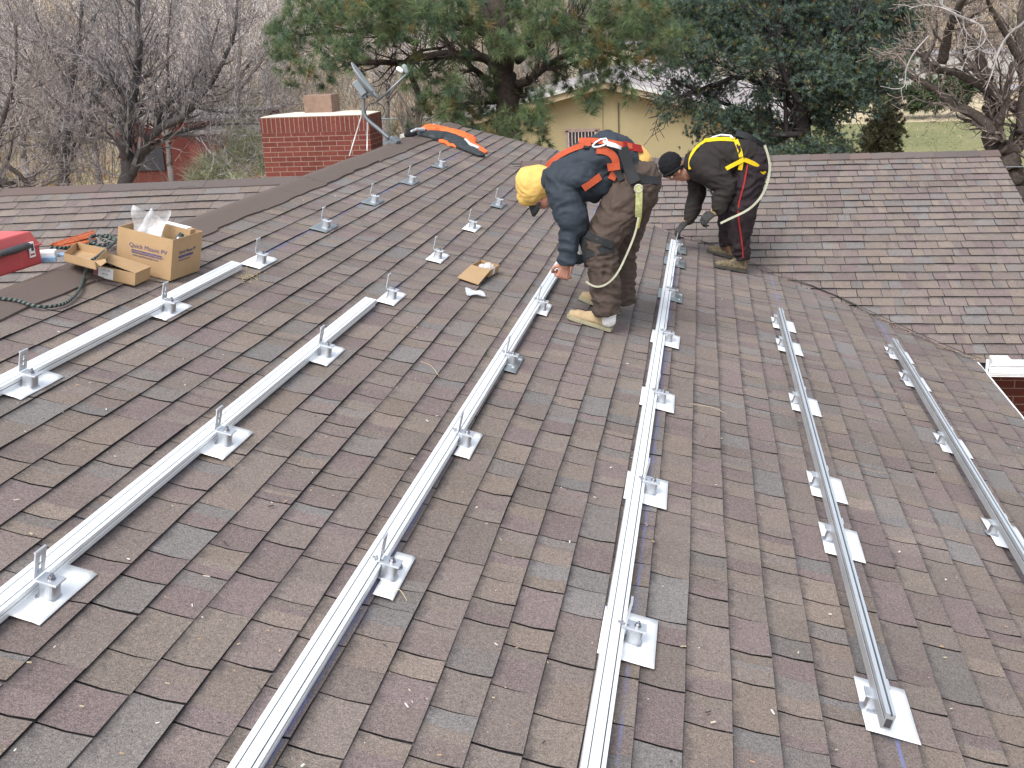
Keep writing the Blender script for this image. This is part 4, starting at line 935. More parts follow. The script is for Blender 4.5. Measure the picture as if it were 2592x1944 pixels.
vs=[K(1150,790),K(1215,780),K(1262,822),K(1250,850),K(1135,862),K(1135,820)]; mb.add(vs+[v+V(.02,.12,.0) for v in vs],[tuple(range(6)),tuple(reversed(range(6,12)))]+[(i,6+i,6+(i+1)%6,(i+1)%6) for i in range(6)])
mb.build('foot_plate',M_mast,t,bevel=.004)
mb=MB()
for X,Y in ((1165,810),(1200,800),(1235,822),(1180,840)): mb.ell(K(X,Y,11.72),(.009,.009,.009),None,8,6)
mb.build('bolts',M_steel,t)
mb=MB(); mb.tube([K(1085,475),K(1200,370),K(1345,232)],.011,10); fa=mb.build('feed_arm',M_mast,t,smooth=True)
mb=MB(); mb.capsule(K(1325,170),.028,K(1345,215),.020); mb.build('feed_horn',M_dish,t,smooth=True)
mb=MB(); mb.capsule(K(1275,188),.026,K(1300,205),.024); mb.build('feed_horn',M_white,t,smooth=True)
for (a_,b_) in (((955,580),(845,950)),((1003,650),(1000,905))):
    mb=MB(); mb.tube([K(*a_),K(*b_,11.3)],.007,8); mb.build('brace',metal('brace',(.6,.58,.55),.5,.2,10,.4),t,smooth=True)
mb=MB(); mb.tube(smoothpts([K(1090,480),K(1020,500),K(990,550),K(1000,600),K(1060,640),K(1130,600),K(1150,540),K(1120,500),K(1085,490)],5),.004,6); mb.build('cable',M_blk,t,smooth=True)
#--PART3--
# ------------------------------------------------------------------ scattered chips and grit
mb=MB()
def chip(p,n,s,col):
    a=random.uniform(0,6.28); u_=(EV*math.cos(a)+EY*math.sin(a)); v_=n.cross(u_); l=s*random.uniform(.8,2.6); w_=s*random.uniform(.25,.7)
    mb.box(p+n*.0035,(l,w_,.002),(u_,v_,n),col)
for k in range(270):
    py=random.uniform(420,1944)**1.0; px=random.uniform(0,2592)
    if py<460+ (0): continue
    p=onroof(px,py,.012); v_=p.dot(EV)
    if not(-3.2<v_<2.1 and -1<p.y<13.5): continue
    if p.y>10.35-.95*p.x-.1 and p.x>-.3: continue
    chip(p,NM,random.choice((.0035,.004,.005,.007,.009)),random.choice(((.62,.56,.42),(.7,.68,.62),(.5,.42,.26),(.45,.30,.16),(.06,.05,.05))))
for k in range(260):
    i=random.randrange(len(vp)-1); p=vp[i].lerp(vp[i+1],random.random()); off=abs(random.gauss(0,.045)); p=p+V(-.7,-.7,0)*off; p=p+NM*(.012-p.dot(NM))
    chip(p,NM,random.choice((.004,.006,.009)),random.choice(((.5,.33,.2),(.42,.24,.15),(.6,.5,.36),(.3,.17,.1))))
for k in range(36):
    p=onroof(random.gauss(632,14),random.gauss(700,9),.013); chip(p,NM,.005,(.62,.46,.10))
o=mb.build('roof_debris',simple('chips',(1,1,1),.9,0,.1,50,attr=True)); tag(o,'tan wood chips and leaf bits scattered over the shingles','debris',kind='stuff')
for (a_,b_,c_) in (((985,1500),(1010,1492),(1030,1520)),((1065,915),(1090,925),(1110,950)),((1835,1045),(1800,1030),(1745,1022))):
    mb=MB(); mb.tube(smoothpts([onroof(*a_,.018),onroof(*b_,.03),onroof(*c_,.018)],6),.0010,5)
    t=mb.build('straw',simple('straw',(.55,.44,.25),.8)); tag(t,{985:'curved dry straw lying left of the nearest third-rail mount',1065:'thin dry straw lying left of the third rail, above its dark mount',1835:'long dry straw lying right of the centre rail'}[a_[0]],'straw','dry straws lying on the shingles')

# ------------------------------------------------------------------ terrain
def ss(x): x=min(max(x,0),1); return x*x*(3-2*x)
def gh(x,y):
    st=95-45*ss((-x-4)/14)
    h=-3.05+15*ss((y-st)/95)+.10*mnoise.noise(Vector((x*.12,y*.12,0)))*ss((y-20)/20)
    h+=ss((y-st)/30)*1.2*mnoise.noise(Vector((x*.05,y*.05,3)))
    return h
xs=[-120+i*3.0 for i in range(81)]; ys=[-25+j*3.0 for j in range(90)]
vs=[V(x,y,gh(x,y)) for y in ys for x in xs]; n=len(xs)
mb=MB(); mb.add(vs,[(j*n+i,j*n+i+1,(j+1)*n+i+1,(j+1)*n+i) for j in range(len(ys)-1) for i in range(n-1)])
m,t,b=nodes('dry_ground',.95,0,.2)
c=ramp(t,noise(t,.35,5,.7),[(.35,(.30,.22,.155)),(.5,(.40,.33,.24)),(.65,(.27,.215,.165))])
c=mixc(t,1.0,c,ramp(t,noise(t,6,4,.8),[(.3,(.55,.52,.5)),(.7,(1.35,1.3,1.2))]),'MULTIPLY')
t.links.new(c,b.inputs['Base Color']); o=mb.build('ground',m,None,smooth=True); tag(o,kind='structure')
mb=MB(); 
def sheet(name,x0,x1,y0,y1,mat,dz):
    mb=MB(); nx,ny=max(2,int((x1-x0)/2)),max(2,int((y1-y0)/2))
    vs=[V(x0+(x1-x0)*i/nx,y0+(y1-y0)*j/ny,gh(x0+(x1-x0)*i/nx,y0+(y1-y0)*j/ny)+dz) for j in range(ny+1) for i in range(nx+1)]
    mb.add(vs,[(j*(nx+1)+i,j*(nx+1)+i+1,(j+1)*(nx+1)+i+1,(j+1)*(nx+1)+i) for j in range(ny) for i in range(nx)])
    o=mb.build(name,mat,None,smooth=True); tag(o,kind='structure'); return o
m,t,b=nodes('lawn_grass',.95,0,.2)
c=ramp(t,noise(t,.25,5,.6),[(.3,(.150,.160,.075)),(.55,(.195,.195,.095)),(.75,(.25,.23,.13))])
c=mixc(t,1.0,c,ramp(t,noise(t,9,4,.8),[(.3,(.75,.75,.7)),(.7,(1.25,1.25,1.2))]),'MULTIPLY'); t.links.new(c,b.inputs['Base Color'])
sheet('lawn',1.5,60,24,58,m,.07)
m2,t,b=nodes('dormant_grass',.95,0,.2)
c=ramp(t,noise(t,.6,5,.6),[(.3,(.38,.31,.20)),(.7,(.50,.42,.28))]); t.links.new(c,b.inputs['Base Color'])
sheet('dry_lawn',1.5,60,58,72,m2,.08)
sheet('road',-6,90,80,88,simple('pale_asphalt',(.30,.29,.30),.9,0,.1,1),.12)

# ------------------------------------------------------------------ neighbouring buildings
M_stuc=simple('yellow_stucco',(.33,.275,.155),.95,0,.07,1.2,.5,60); M_proof=simple('pale_roof_gravel',(.33,.295,.29),.95,0,.12,2.5,.4,30); M_trim=simple('white_trim',(.55,.55,.53),.6,0,.05)
hx,hy=-2.55,30.0; gz_=-3.05
t=thing('yellow_house','pale yellow stucco house with a white-edged gable and pale roof behind the workers','house',(hx,hy+9,gz_))
def zl(x): return .80-(hx-x)*.235 if x<hx else .80-(x-hx)*.255
WX0,WX1=-7.6,2.2
mb=MB(); pts=[(WX0,gz_-.2),(WX1,gz_-.2),(WX1,zl(WX1)-.16),(hx,.80-.14),(WX0,zl(WX0)-.16)]
f_=[V(x,hy,z_) for x,z_ in pts]; k_=[V(x,hy+18,z_) for x,z_ in pts]
mb.add(f_+k_,[(0,1,2,3,4),(9,8,7,6,5)]+[(i,5+i,5+(i+1)%5,(i+1)%5) for i in range(5)]); mb.build('wall',M_stuc,t)
mb=MB()
for (xa,xb) in ((WX0-.5,hx),(hx,WX1+.5)):
    c=[V(xa,hy-.55,zl(xa)),V(xb,hy-.55,zl(xb) if xb!=hx else .8),V(xb,hy+18.5,zl(xb) if xb!=hx else .8),V(xa,hy+18.5,zl(xa) if xa!=hx else .8)]
    mb.add(c+[p-V(0,0,.05) for p in c],[(0,1,2,3),(7,6,5,4),(0,4,5,1),(2,6,7,3),(3,7,4,0),(1,5,6,2)])
mb.build('roof',M_proof,t)
mb=MB()
for (xa,xb) in ((WX0-.5,hx),(hx,WX1+.5)):
    a_,b_=V(xa,hy-.58,zl(xa)+.02),V(xb,hy-.58,zl(xb)+.02) 
    mb.add([a_,b_,b_-V(0,0,.10),a_-V(0,0,.10),a_+V(0,.06,0),b_+V(0,.06,0),b_+V(0,.06,-.10),a_+V(0,.06,-.10)],[(0,1,2,3),(4,7,6,5),(0,4,5,1),(3,2,6,7)])
mb.build('fascia',M_trim,t)
mb=MB()
for (xa,xb) in ((WX0-.5,hx),(hx,WX1+.5)):
    a_,b_=V(xa,hy-.50,zl(xa)-.085),V(xb,hy-.50,zl(xb)-.085); mb.add([a_,b_,b_-V(0,0,.17),a_-V(0,0,.17),a_+V(0,.04,0),b_+V(0,.04,0),b_+V(0,.04,-.17),a_+V(0,.04,-.17)],[(0,1,2,3),(4,7,6,5),(0,4,5,1),(3,2,6,7)])
mb.build('barge_board',simple('tan_board',(.34,.27,.17),.8),t)
wc=at(1474,375,hy); ww,wh_=.80,.95
mb=MB(); 
for dx,dz,sx_,sz_ in ((0,wh_/2,ww+.12,.08),(0,-wh_/2,ww+.12,.08),(-ww/2,0,.07,wh_),(ww/2,0,.07,wh_)): mb.box((wc.x+dx,hy-.03,wc.z+dz),(sx_,.08,sz_))
wf=mb.build('window',simple('mauve_frame',(.26,.19,.17),.8),t)
mb=MB(); mb.box((wc.x,hy-.012,wc.z),(ww,.02,wh_)); mb.build('pane',simple('dark_pane',(.05,.035,.035),.3),wf)
mb=MB()
for k in range(9): mb.box((wc.x-ww/2+ww*(k+.5)/9,hy-.055,wc.z),(.018,.018,wh_))
mb.build('window_bars',simple('pale_bars',(.5,.47,.45),.6),wf)
mb=MB(); a_=at(1565,260,hy-.05); mb.tube([V(a_.x,hy-.04,a_.z),V(a_.x,hy-.04,-2.9)],.016,6); mb.build('conduit',simple('brown_pipe',(.10,.08,.06),.7),t)
mb=MB(); mb.tube([V(a_.x-.42,hy-.03,.3),V(a_.x-.42,hy-.03,-2.9)],.007,6); mb.build('cable',simple('thin_cable',(.18,.15,.11),.7),t)
# low red brick house on the left, mostly behind the bare trees
def simple_house(name,label,x0,x1,y0,y1,z0,z1,matw,matr,flat=True):
    t=thing(name,label,'house',((x0+x1)/2,(y0+y1)/2,z0)); mb=MB()
    mb.add([V(x0,y0,z0),V(x1,y0,z0),V(x1,y1,z0),V(x0,y1,z0),V(x0,y0,z1),V(x1,y0,z1),V(x1,y1,z1),V(x0,y1,z1)],[(0,1,5,4),(1,2,6,5),(2,3,7,6),(3,0,4,7)],None,0,[(x0,z0),(x1,z0),(x1,z0),(x0,z0),(x0,z1),(x1,z1),(x1,z1),(x0,z1)]); mb.build('wall',matw,t)
    mb=MB(); mb.box(((x0+x1)/2,(y0+y1)/2,z1+.05),(x1-x0+.4,y1-y0+.4,.10)); mb.build('roof',matr,t)
    mb=MB(); wx=x0+(x1-x0)*.3; mb.box((wx,y0-.03,z0+(z1-z0)*.6),(1.0,.06,.8)); mb.build('window',simple('far_glass',(.05,.05,.06),.3),t); return t
simple_house('red_house','low red-walled house seen through the bare trees on the left',-19.2,-15.6,34.5,40,-3.2,-.30,simple('red_render',(.15,.038,.030),.9,0,.15,3),simple('grey_flat_roof',(.17,.15,.145),.9,0,.3,3))
simple_house('red_outbuilding','smaller red wall standing between the bare trees and the brick chimney',-15.0,-12.2,31,34,-3.2,-.45,simple('red_render',(.14,.036,.030),.9,0,.15,3),simple('grey_flat_roof',(.17,.15,.145),.9,0,.3,3))
simple_house('cream_house','small cream house glimpsed between the pine limbs, far off',-8.3,-4.2,70,76,-3.2,1.1,simple('cream_render',(.55,.50,.36),.9,0,.08,3),simple('pale_roof',(.40,.36,.36),.9,0,.1,3))
simple_house('white_house','small pale house far behind the juniper on the right',14,24,92,99,-3.0,-.8,simple('white_render',(.36,.35,.33),.9,0,.08,3),simple('grey_roof2',(.26,.25,.26),.9,0,.1,3))
# chain link fence and guy wire
t=thing('chain_link_fence','galvanised chain link fence behind the satellite dish','fence',(-10,40,gh(-10,40)))
mb=MB(); z0=gh(-10,40)
mb.tube([V(-15,40,z0+2.25),V(-6,40,z0+2.25)],.03,6); mb.build('top_rail',M_mast,t)
for k in range(6): mb=MB(); x=-14.6+k*1.6; mb.tube([V(x,40,z0-.2),V(x,40,z0+2.3)],.035,6); mb.build('post',M_mast,t)
mb=MB()
for k in range(90):
    x=-15+k*.1; mb.tube([V(x,40.02,z0),V(x+ (1.1 if k%2 else -1.1),40.02,z0+2.2)],.004,3,cap=False)
mb.build('mesh_wire',M_mast,t)
mb=MB(); mb.tube([at(2470,424,14.5),at(2700,420,14.5)],.008,6); o=mb.build('guy_wire',M_mast); tag(o,'thin grey guy wire crossing behind the right roof edge','wire')

# ------------------------------------------------------------------ vegetation
def leafmat(name,tr=.25,rough=.6):
    m,t,b=nodes(name,rough,0,.3); a=t.nodes.new('ShaderNodeAttribute'); a.attribute_name='Col'; t.links.new(a.outputs['Color'],b.inputs['Base Color']); return m
M_leaf=leafmat('foliage'); M_wood=leafmat('bark',0,.9)
def unit(a): return a/np.maximum(np.linalg.norm(a,axis=-1,keepdims=True),1e-9)
def blades(cen,dirs,n,L,w_,spread,droop=0,inner=.0):
    """cen (M,3) clump centres, dirs (M,3) axes; n blades each -> triangles"""
    Mn=len(cen); c=np.repeat(cen,n,axis=0); d=np.repeat(dirs,n,axis=0)
    r=unit(rng.normal(size=(Mn*n,3))); v=unit(d+r*spread); l=L*rng.uniform(.65,1.1,(Mn*n,1))
    base=c+v*inner+rng.normal(size=(Mn*n,3))*L*.06; tip=base+v*l; tip[:,2]-=droop*L*(1-np.abs(v[:,2]))
    s_=unit(np.cross(v,rng.normal(size=(Mn*n,3))))*w_/2
    return np.stack([base-s_,base+s_,tip],axis=1).reshape(-1,3)
def blobs_to_clumps(bl,Y0,dens,jy=1.0,shell=.55):
    cs=[];ds=[]
    for (px,py,R) in bl:
        c=at(px,py,Y0+random.uniform(-jy,jy)*.5); depth=(c-CAM).dot(Fw); Rm=R/FPX*depth; n=max(3,int(dens*(R/26)**2.0*.9))
        d=unit(rng.normal(size=(n,3))); rr=rng.uniform(shell,1.05,(n,1)); p=d*rr*Rm*np.array([1,1.25,.85])
        cs.append(np.array(c)+p); dd=d+np.array([0,0,.35]); ds.append(unit(dd))
    return np.concatenate(cs),np.concatenate(ds)
def segs_mesh(name,segs,col,parent,sides=4,mat=None,cv=.2):
    P0=np.array([s[0] for s in segs],dtype=float); P1=np.array([s[1] for s in segs],dtype=float); r0=np.array([s[2] for s in segs])[:,None]; r1=np.array([s[3] for s in segs])[:,None]
    t_=unit(P1-P0); a=unit(np.cross(t_,np.array([.13,.31,.94]))); b_=np.cross(t_,a); P0=P0-t_*r0*.3
    q=[]
    for k in range(sides):
        g0,g1=2*math.pi*k/sides,2*math.pi*(k+1)/sides
        e0=a*math.cos(g0)+b_*math.sin(g0); e1=a*math.cos(g1)+b_*math.sin(g1)
        q.append(np.stack([P0+e0*r0,P0+e1*r0,P1+e1*r1,P1+e0*r1],axis=1))
    Q=np.stack(q,axis=1).reshape(-1,3); n=len(segs)*sides
    br=np.repeat(rng.uniform(1-cv,1+cv,(len(segs),1)),sides,axis=0)
    thin=np.repeat((r0<.012).astype(float),sides,axis=0); cc=np.array(col)*br*(1+.55*thin)
    return npmesh(name,Q,4,mat or M_wood,parent,cc)
def wander(segs,p,d,L,r,lvl,up=.10,bend=.22,kids=(5,4,4),rmin=.0035,ratio=.52,ang=.75,tape=.35):
    n=5 if lvl>0 else 4; p=np.array(p,float); d=np.array(d,float); pts=[(p,r)]
    for i in range(n):
        d=d+rng.normal(size=3)*bend*.5+np.array([0,0,up]); d/=np.linalg.norm(d); q=p+d*L/n; rr=max(rmin,r*(1-(i+1)/n*(1-tape))); segs.append((p,q,pts[-1][1],rr)); p=q; pts.append((p,rr))
        if lvl>0:
            for _ in range(max(1,round(kids[-lvl]/n+rng.uniform(-.4,.6)))):
                k=rng.normal(size=3); k-=d*k.dot(d); k/=np.linalg.norm(k)+1e-9; nd=d*math.cos(ang)+k*math.sin(ang)
                wander(segs,p,nd,L*ratio*rng.uniform(.7,1.2),max(rmin,rr*.55),lvl-1,up,bend,kids,rmin,ratio,ang,tape)
TUBES=[]
def limb(segs,pts,Ys,r0,r1,tw=0,twL=1.0,lvl=1,up=.10,kids=(5,4,4),rmin=.0035,every=1,ang=.8):
    P=[at(px,py,y) for (px,py),y in zip(pts,Ys)]; P=smoothpts(P,5); n=len(P)
    if r0>=.03: TUBES.append(([p+V(*(rng.normal(size=3)*(r0+(r1-r0)*i/(n-1))*.12)) for i,p in enumerate(P)],[(r0+(r1-r0)*i/(n-1))*random.uniform(.92,1.1) for i in range(n)]))
    for i in range(n-1):
        a,b_=r0+(r1-r0)*i/(n-1),r0+(r1-r0)*(i+1)/(n-1); (segs.append((np.array(P[i]),np.array(P[i+1]),a,b_)) if r0<.03 else None)
        if tw and i%every==0 and i>1:
            for _ in range(tw):
                d=np.array((P[i+1]-P[i]).normalized()); k=rng.normal(size=3); k-=d*k.dot(d); k/=np.linalg.norm(k); nd=d*math.cos(ang)+k*math.sin(ang)
                wander(segs,np.array(P[i+1]),nd,twL*rng.uniform(.6,1.2),max(rmin*1.3,b_*.4),lvl,up,.25,kids,rmin)
    return P
def trunk_mesh(parent,col,base=None,rb=.2):
    mb=MB()
    for P,R_ in TUBES: mb.tube(P,R_,10,col)
    if base is not None: 
        b0=V(base.x,base.y,gh(base.x,base.y)-.2); mb.tube([b0,b0.lerp(base,.5),Vector(base)],[rb*1.35,rb*1.1,rb*.95],12,col)
    TUBES.clear(); return mb.build('trunk',M_bark,parent,smooth=True)
m,t,b=nodes('rough_bark',.95,0,.2); a=t.nodes.new('ShaderNodeAttribute'); a.attribute_name='Col'
nf=noise(t,22,5,.75); t.links.new(mixc(t,1.0,a.outputs['Color'],ramp(t,nf,[(.3,(.5,.5,.5)),(.7,(1.4,1.4,1.4))]),'MULTIPLY'),b.inputs['Base Color']); bump(t,b,nf,.8,.02); M_bark=m
# -- pine behind the gable
t=thing('pine_tree','big long-needled pine with dark curved limbs behind the roof gable','tree',at(1285,330,17.5)-V(0,0,3.6))
segs=[]; Y=17.5
z=lambda *l:[(900+X*.27124,Y_*.27124) for X,Y_ in l]
def lm(pts,r0,r1,ys=None,tw=1,twL=.5,**k): limb(segs,pts,ys or [Y+random.uniform(-.35,.35)*min(i,2) for i in range(len(pts))],r0,r1,tw,twL,1,kids=(4,3,3),rmin=.006,**k)
bx_=at(1290,330,Y)
lm([(1290,330),(1283,250),(1278,180),(1272,100),(1262,30),(1255,-60),(1250,-180)],.20,.12,tw=0)
lm(z((1330,640),(1200,545),(950,510),(600,540),(450,590),(200,580),(-60,600)),.085,.035)
lm(z((1290,340),(1100,230),(950,165),(600,140),(250,130)),.10,.04)
lm(z((1330,240),(1200,110),(1150,0),(1100,-150)),.09,.06)
lm(z((1520,570),(1620,440),(1750,330),(1900,280),(2060,270)),.07,.035); lm(z((1560,300),(1660,260),(1800,200),(1950,190),(2050,220)),.06,.03)
lm(z((1520,790),(1650,730),(1740,650),(1850,570),(2080,470),(2300,430)),.07,.03); lm(z((1260,790),(1150,680),(1000,560),(880,420),(780,300)),.05,.03)
lm(z((700,1050),(600,900),(540,760),(500,660)),.06,.05,tw=0); lm(z((400,620),(600,480),(850,430),(1100,260)),.03,.012)
lm(z((1500,800),(1500,850)),.1,.1,tw=0)
lm([(1420,40),(1500,60),(1600,70),(1680,90)],.05,.02); lm([(1440,110),(1520,130),(1600,150)],.04,.02); lm([(1060,110),(960,80),(860,80),(760,90)],.05,.02); lm([(1330,240),(1250,260),(1150,260)],.04,.02)
trunk_mesh(t,(.050,.038,.033),bx_,.2); segs_mesh('branches',segs,(.045,.034,.030),t,4,cv=.25)
bl=[(800,60,95),(730,110,55),(900,50,100),(1000,35,80),(1085,50,60),(860,130,60),(770,175,42),(712,150,40),(700,90,45),(820,205,28),(735,215,22),(910,150,45),(980,110,40),(830,10,90),(950,0,90),
 (1150,20,80),(1230,50,70),(1310,40,75),(1390,20,80),(1340,110,55),(1265,120,45),(1200,80,45),(1060,0,70),(1420,75,45),(1300,0,80),
 (1480,105,70),(1560,75,80),(1650,50,80),(1500,180,50),(1600,165,62),(1660,130,50),(1540,130,60),(1450,150,40),(1500,235,38),(1560,215,35),(1620,20,80),(1520,20,70),(1700,90,45),(1420,200,28),
 (1110,235,42),(1180,262,50),(1260,270,55),(1330,265,52),(1385,255,35),(1130,285,40),(1210,310,40),(1290,315,42),(1080,262,25),(1350,320,36),(1375,350,26),(1155,315,30),(1230,345,30),(1100,330,25),
 (1180,290,45),(1300,240,45),(1230,230,40),(1120,265,40),(1350,290,40),(1260,330,32),(1320,350,26),(1040,200,30),(1450,215,26),(1490,290,20),(1590,240,24),
 (1055,165,35),(1110,185,45),(1150,215,38),(1020,60,50),(1180,150,25),(1500,265,28),(1250,190,26)]
cs,ds=blobs_to_clumps(bl,Y-.4,8.5,1.8,.25)
L_=.185; n_=64; V3=blades(cs,ds,n_,L_,.0052,1.15,.18)
base=np.array([.105,.142,.060]); cl=rng.uniform(.55,1.45,(len(cs),1)); tint=np.where(rng.random((len(cs),1))<.08,np.array([[1.6,.85,.7]]),np.array([[1,1,1]])); tint=np.where(rng.random((len(cs),1))<.3,tint*np.array([[.72,.9,1.15]]),tint)
cc=np.repeat(base*cl*tint,n_,axis=0)*rng.uniform(.75,1.3,(len(cs)*n_,1))
npmesh('needles',V3,3,M_leaf,t,cc)
# -- juniper on the right
t=thing('juniper_tree','blue-green juniper with a dense ragged crown right of the yellow house','tree',at(2030,400,21)-V(0,0,2.6))
segs=[]; Y=21.0
bx_=at(2030,400,Y)
limb(segs,[(2030,400),(2032,330),(2022,250),(2018,170),(2010,60),(2005,-60)],[Y]*6,.165,.09)
for pts in ([(2030,300),(1960,230),(1880,190),(1800,150)],[(2025,260),(1990,200),(1960,120),(1930,30)],[(2020,200),(2090,130),(2160,60),(2220,20)],[(2030,320),(2120,280),(2200,230),(2270,180)],[(2020,330),(1940,300),(1830,260),(1700,200)],[(1990,380),(1990,300),(1980,200)],[(1900,190),(1850,200),(1760,230),(1680,260)],[(2030,340),(1940,340),(1850,330)]):
    limb(segs,pts,[Y+random.uniform(-.4,.4)]*len(pts),.06,.018,2,.55,1,.02,(4,3,3),.006)
trunk_mesh(t,(.040,.034,.034),bx_,.165); segs_mesh('branches',segs,(.040,.034,.034),t,4,cv=.3)
bl=[(1740,30,80),(1830,60,95),(1950,50,110),(2080,60,120),(2200,70,100),(2270,60,70),(2290,110,55),(1700,90,50),(1760,120,60),(1900,140,70),(2060,160,90),(2170,170,90),(2260,170,60),(2290,10,80),(1880,0,100),(2020,-20,110),(2160,-10,100),
 (1720,215,38),(1685,255,28),(1745,262,38),(1800,290,48),(1690,300,22),(1860,300,50),(1925,290,50),(1760,330,26),(2090,240,75),(2190,240,65),(2090,310,50),(1960,350,52),(2050,370,45),(1880,362,45),(2130,368,42),(1820,350,30),(1990,220,32),(1660,180,25),(1840,215,24),(1940,205,20),(2010,300,35),(1900,385,40),(2080,395,36),(1990,395,40),(2150,395,30)]
bl+=[(1780,180,45),(1850,110,60),(1700,150,45),(1990,130,60),(2110,190,60),(2230,150,60),(1930,240,40),(2070,290,45),(1720,60,60),(2150,240,50),(1870,330,42),(1800,245,34),(1930,330,42),(2010,240,40),(1690,20,60),(2030,420,30),(1780,380,25),(1940,410,30),(2100,420,30)]
cs,ds=blobs_to_clumps(bl,Y,18,1.6,.1)
cs=np.repeat(cs,5,axis=0)+rng.normal(size=(len(cs)*5,3))*np.array([.075,.09,.06]); ds=unit(np.repeat(ds,5,axis=0)+rng.normal(size=(len(ds)*5,3))*.5)
n_=22; V3=blades(cs,ds,n_,.075,.0100,1.0,0)
base=np.array([.082,.122,.098]); cl=np.repeat(rng.uniform(.5,1.5,(len(cs)//5,1)),5,axis=0)*rng.uniform(.8,1.2,(len(cs),1)); tint=np.where(rng.random((len(cs),1))<.25,np.array([[1.25,1.1,.62]]),np.array([[1,1,1]]))
tint=np.where(rng.random((len(cs),1))<.03,np.array([[2.3,1.1,.5]]),tint)
cc=np.repeat(base*cl*tint,n_,axis=0)*rng.uniform(.7,1.35,(len(cs)*n_,1)); npmesh('foliage',V3,3,M_leaf,t,cc)
# -- columnar cypress, round shrub, small shrubs
def shrub(name,label,cat,bl,Y,dens,n_,L,w_,base,jy=.6,up=0,trunk=None,group=None,sh=.2):
    t=thing(name,label,cat,trunk or at(bl[0][0],bl[0][1],Y),group)
    cs,ds=blobs_to_clumps(bl,Y,dens,jy,sh); ds=unit(ds+np.array([0,0,up])); V3=blades(cs,ds,n_,L,w_,1.2,0)
    cl=rng.uniform(.5,1.5,(len(cs),1)); cc=np.repeat(np.array(base)*cl,n_,axis=0)*rng.uniform(.7,1.35,(len(cs)*n_,1)); npmesh('foliage',V3,3,M_leaf,t,cc)
    p=t.location; segs=[(np.array((p.x,p.y,min(p.z,gh(p.x,p.y))-.1)),np.array((p.x,p.y,p.z+.1)),.05,.03)]
    for _ in range(6): wander(segs,np.array((p.x,p.y,p.z-.2)),np.array((random.uniform(-.3,.3),random.uniform(-.3,.3),1.)),.8,.03,1,kids=(3,3,3),rmin=.008)
    segs_mesh('trunk',segs,(.12,.10,.085),t,4); return t
shrub('cypress_shrub','narrow brownish-green columnar shrub between juniper and lawn','shrub',[(2235,385,46),(2232,350,50),(2238,312,47),(2243,275,42),(2248,245,32),(2250,225,20),(2212,380,42),(2255,345,40),(2215,335,36)],26,60,30,.10,.022,(.055,.055,.028),.5,.8,at(2235,380,26))
shrub('round_shrub','broad rounded green shrub at the far edge of the lawn','shrub',[(2330,250,38),(2380,245,42),(2430,235,38),(2300,240,36),(2400,215,35),(2350,215,34),(2450,225,26),(2310,265,26)],60,26,26,.34,.09,(.060,.085,.040),2,0.1,at(2370,262,60))
shrub('willow_shrub','upright grey-green shrub with fine stems left of the brick chimney','shrub',[(640,400,50),(600,330,35),(560,420,55),(620,400,55),(520,440,45),(640,350,40),(590,360,40),(655,430,35),(480,455,30),(640,290,26),(540,470,40),(610,460,40)],23,9,24,.42,.010,(.42,.45,.31),1,1.8,at(580,450,23),sh=.1)
shrub('fence_shrub','small twiggy shrub growing behind the satellite dish foot','shrub',[(1000,330,22),(1050,330,26),(1025,300,18)],22,8,30,.25,.010,(.15,.15,.09),.5,.8,at(1030,335,22))
shrub('yard_shrub','grey-green bush standing against the foot of the pine trunk on its left','shrub',[(1050,285,25),(1065,250,18),(1045,310,20)],20,10,40,.09,.03,(.10,.12,.09),.5,.3,at(1055,300,20))
# -- bare trees
def bare(name,label,limbs,Y,base,col,tw,twL,lvl,kids,group=None,rmin=.0045,every=1,ang=.8,up=.1):
    t=thing(name,label,'tree',V(base.x,base.y,gh(base.x,base.y)),group); segs=[]
    for (pts,r0,r1) in limbs:
        dy=random.uniform(-1.5,1.5); ys=[Y+dy*i/len(pts) for i in range(len(pts))]
        limb(segs,pts,ys,r0,r1,tw,twL,lvl,up,kids,rmin,every,ang)
    trunk_mesh(t,tuple(c*.8 for c in col),V(*base),limbs[0][1]); segs_mesh('crown',segs,tuple(c*1.45 for c in col),t,3,cv=.65); return t
zq=lambda *l:[(X*.31646,Y_*.31646) for X,Y_ in l]
bare('bare_tree','grey bare tree with a forked trunk, nearest the brick chimney',[
 (zq((1000,1500),(1030,1300),(1000,1150),(1000,1000),(1060,870),(1070,720),(1105,500),(1120,350),(1100,0),(1095,-200)),.17,.03),
 (zq((1060,1390),(1150,1200),(1280,1020),(1450,950),(1560,820),(1700,650),(1800,450),(1880,250),(1900,-50)),.11,.02),
 (zq((1150,1230),(1330,1100),(1450,1060),(1700,1000),(2090,990)),.055,.015),(zq((1400,1080),(1600,1090),(1800,1200),(2000,1380)),.03,.01),
 (zq((1240,1050),(1290,900),(1450,730),(1560,620),(1680,400),(1750,150)),.06,.015),
 (zq((1040,780),(900,600),(700,450),(450,350),(200,320),(0,180)),.06,.012),(zq((1060,700),(960,450),(950,200),(930,-50)),.04,.012),
 (zq((1560,860),(1800,900),(2000,890),(2200,870)),.03,.01),(zq((1400,760),(1700,690),(1950,740),(2200,750)),.02,.008),
 (zq((1000,1140),(850,1100),(700,1120),(600,1180)),.03,.01),(zq((1000,1420),(850,1370),(700,1280),(600,1180)),.02,.008),(zq((1350,700),(1340,500),(1350,200),(1380,-50)),.03,.012),(zq((1100,300),(980,100),(900,-50)),.025,.012)],
 22,at(312,480,22),(.10,.092,.092),1,1.15,2,(3,3,2),'bare leafless trees in the back yards',.0045,1)
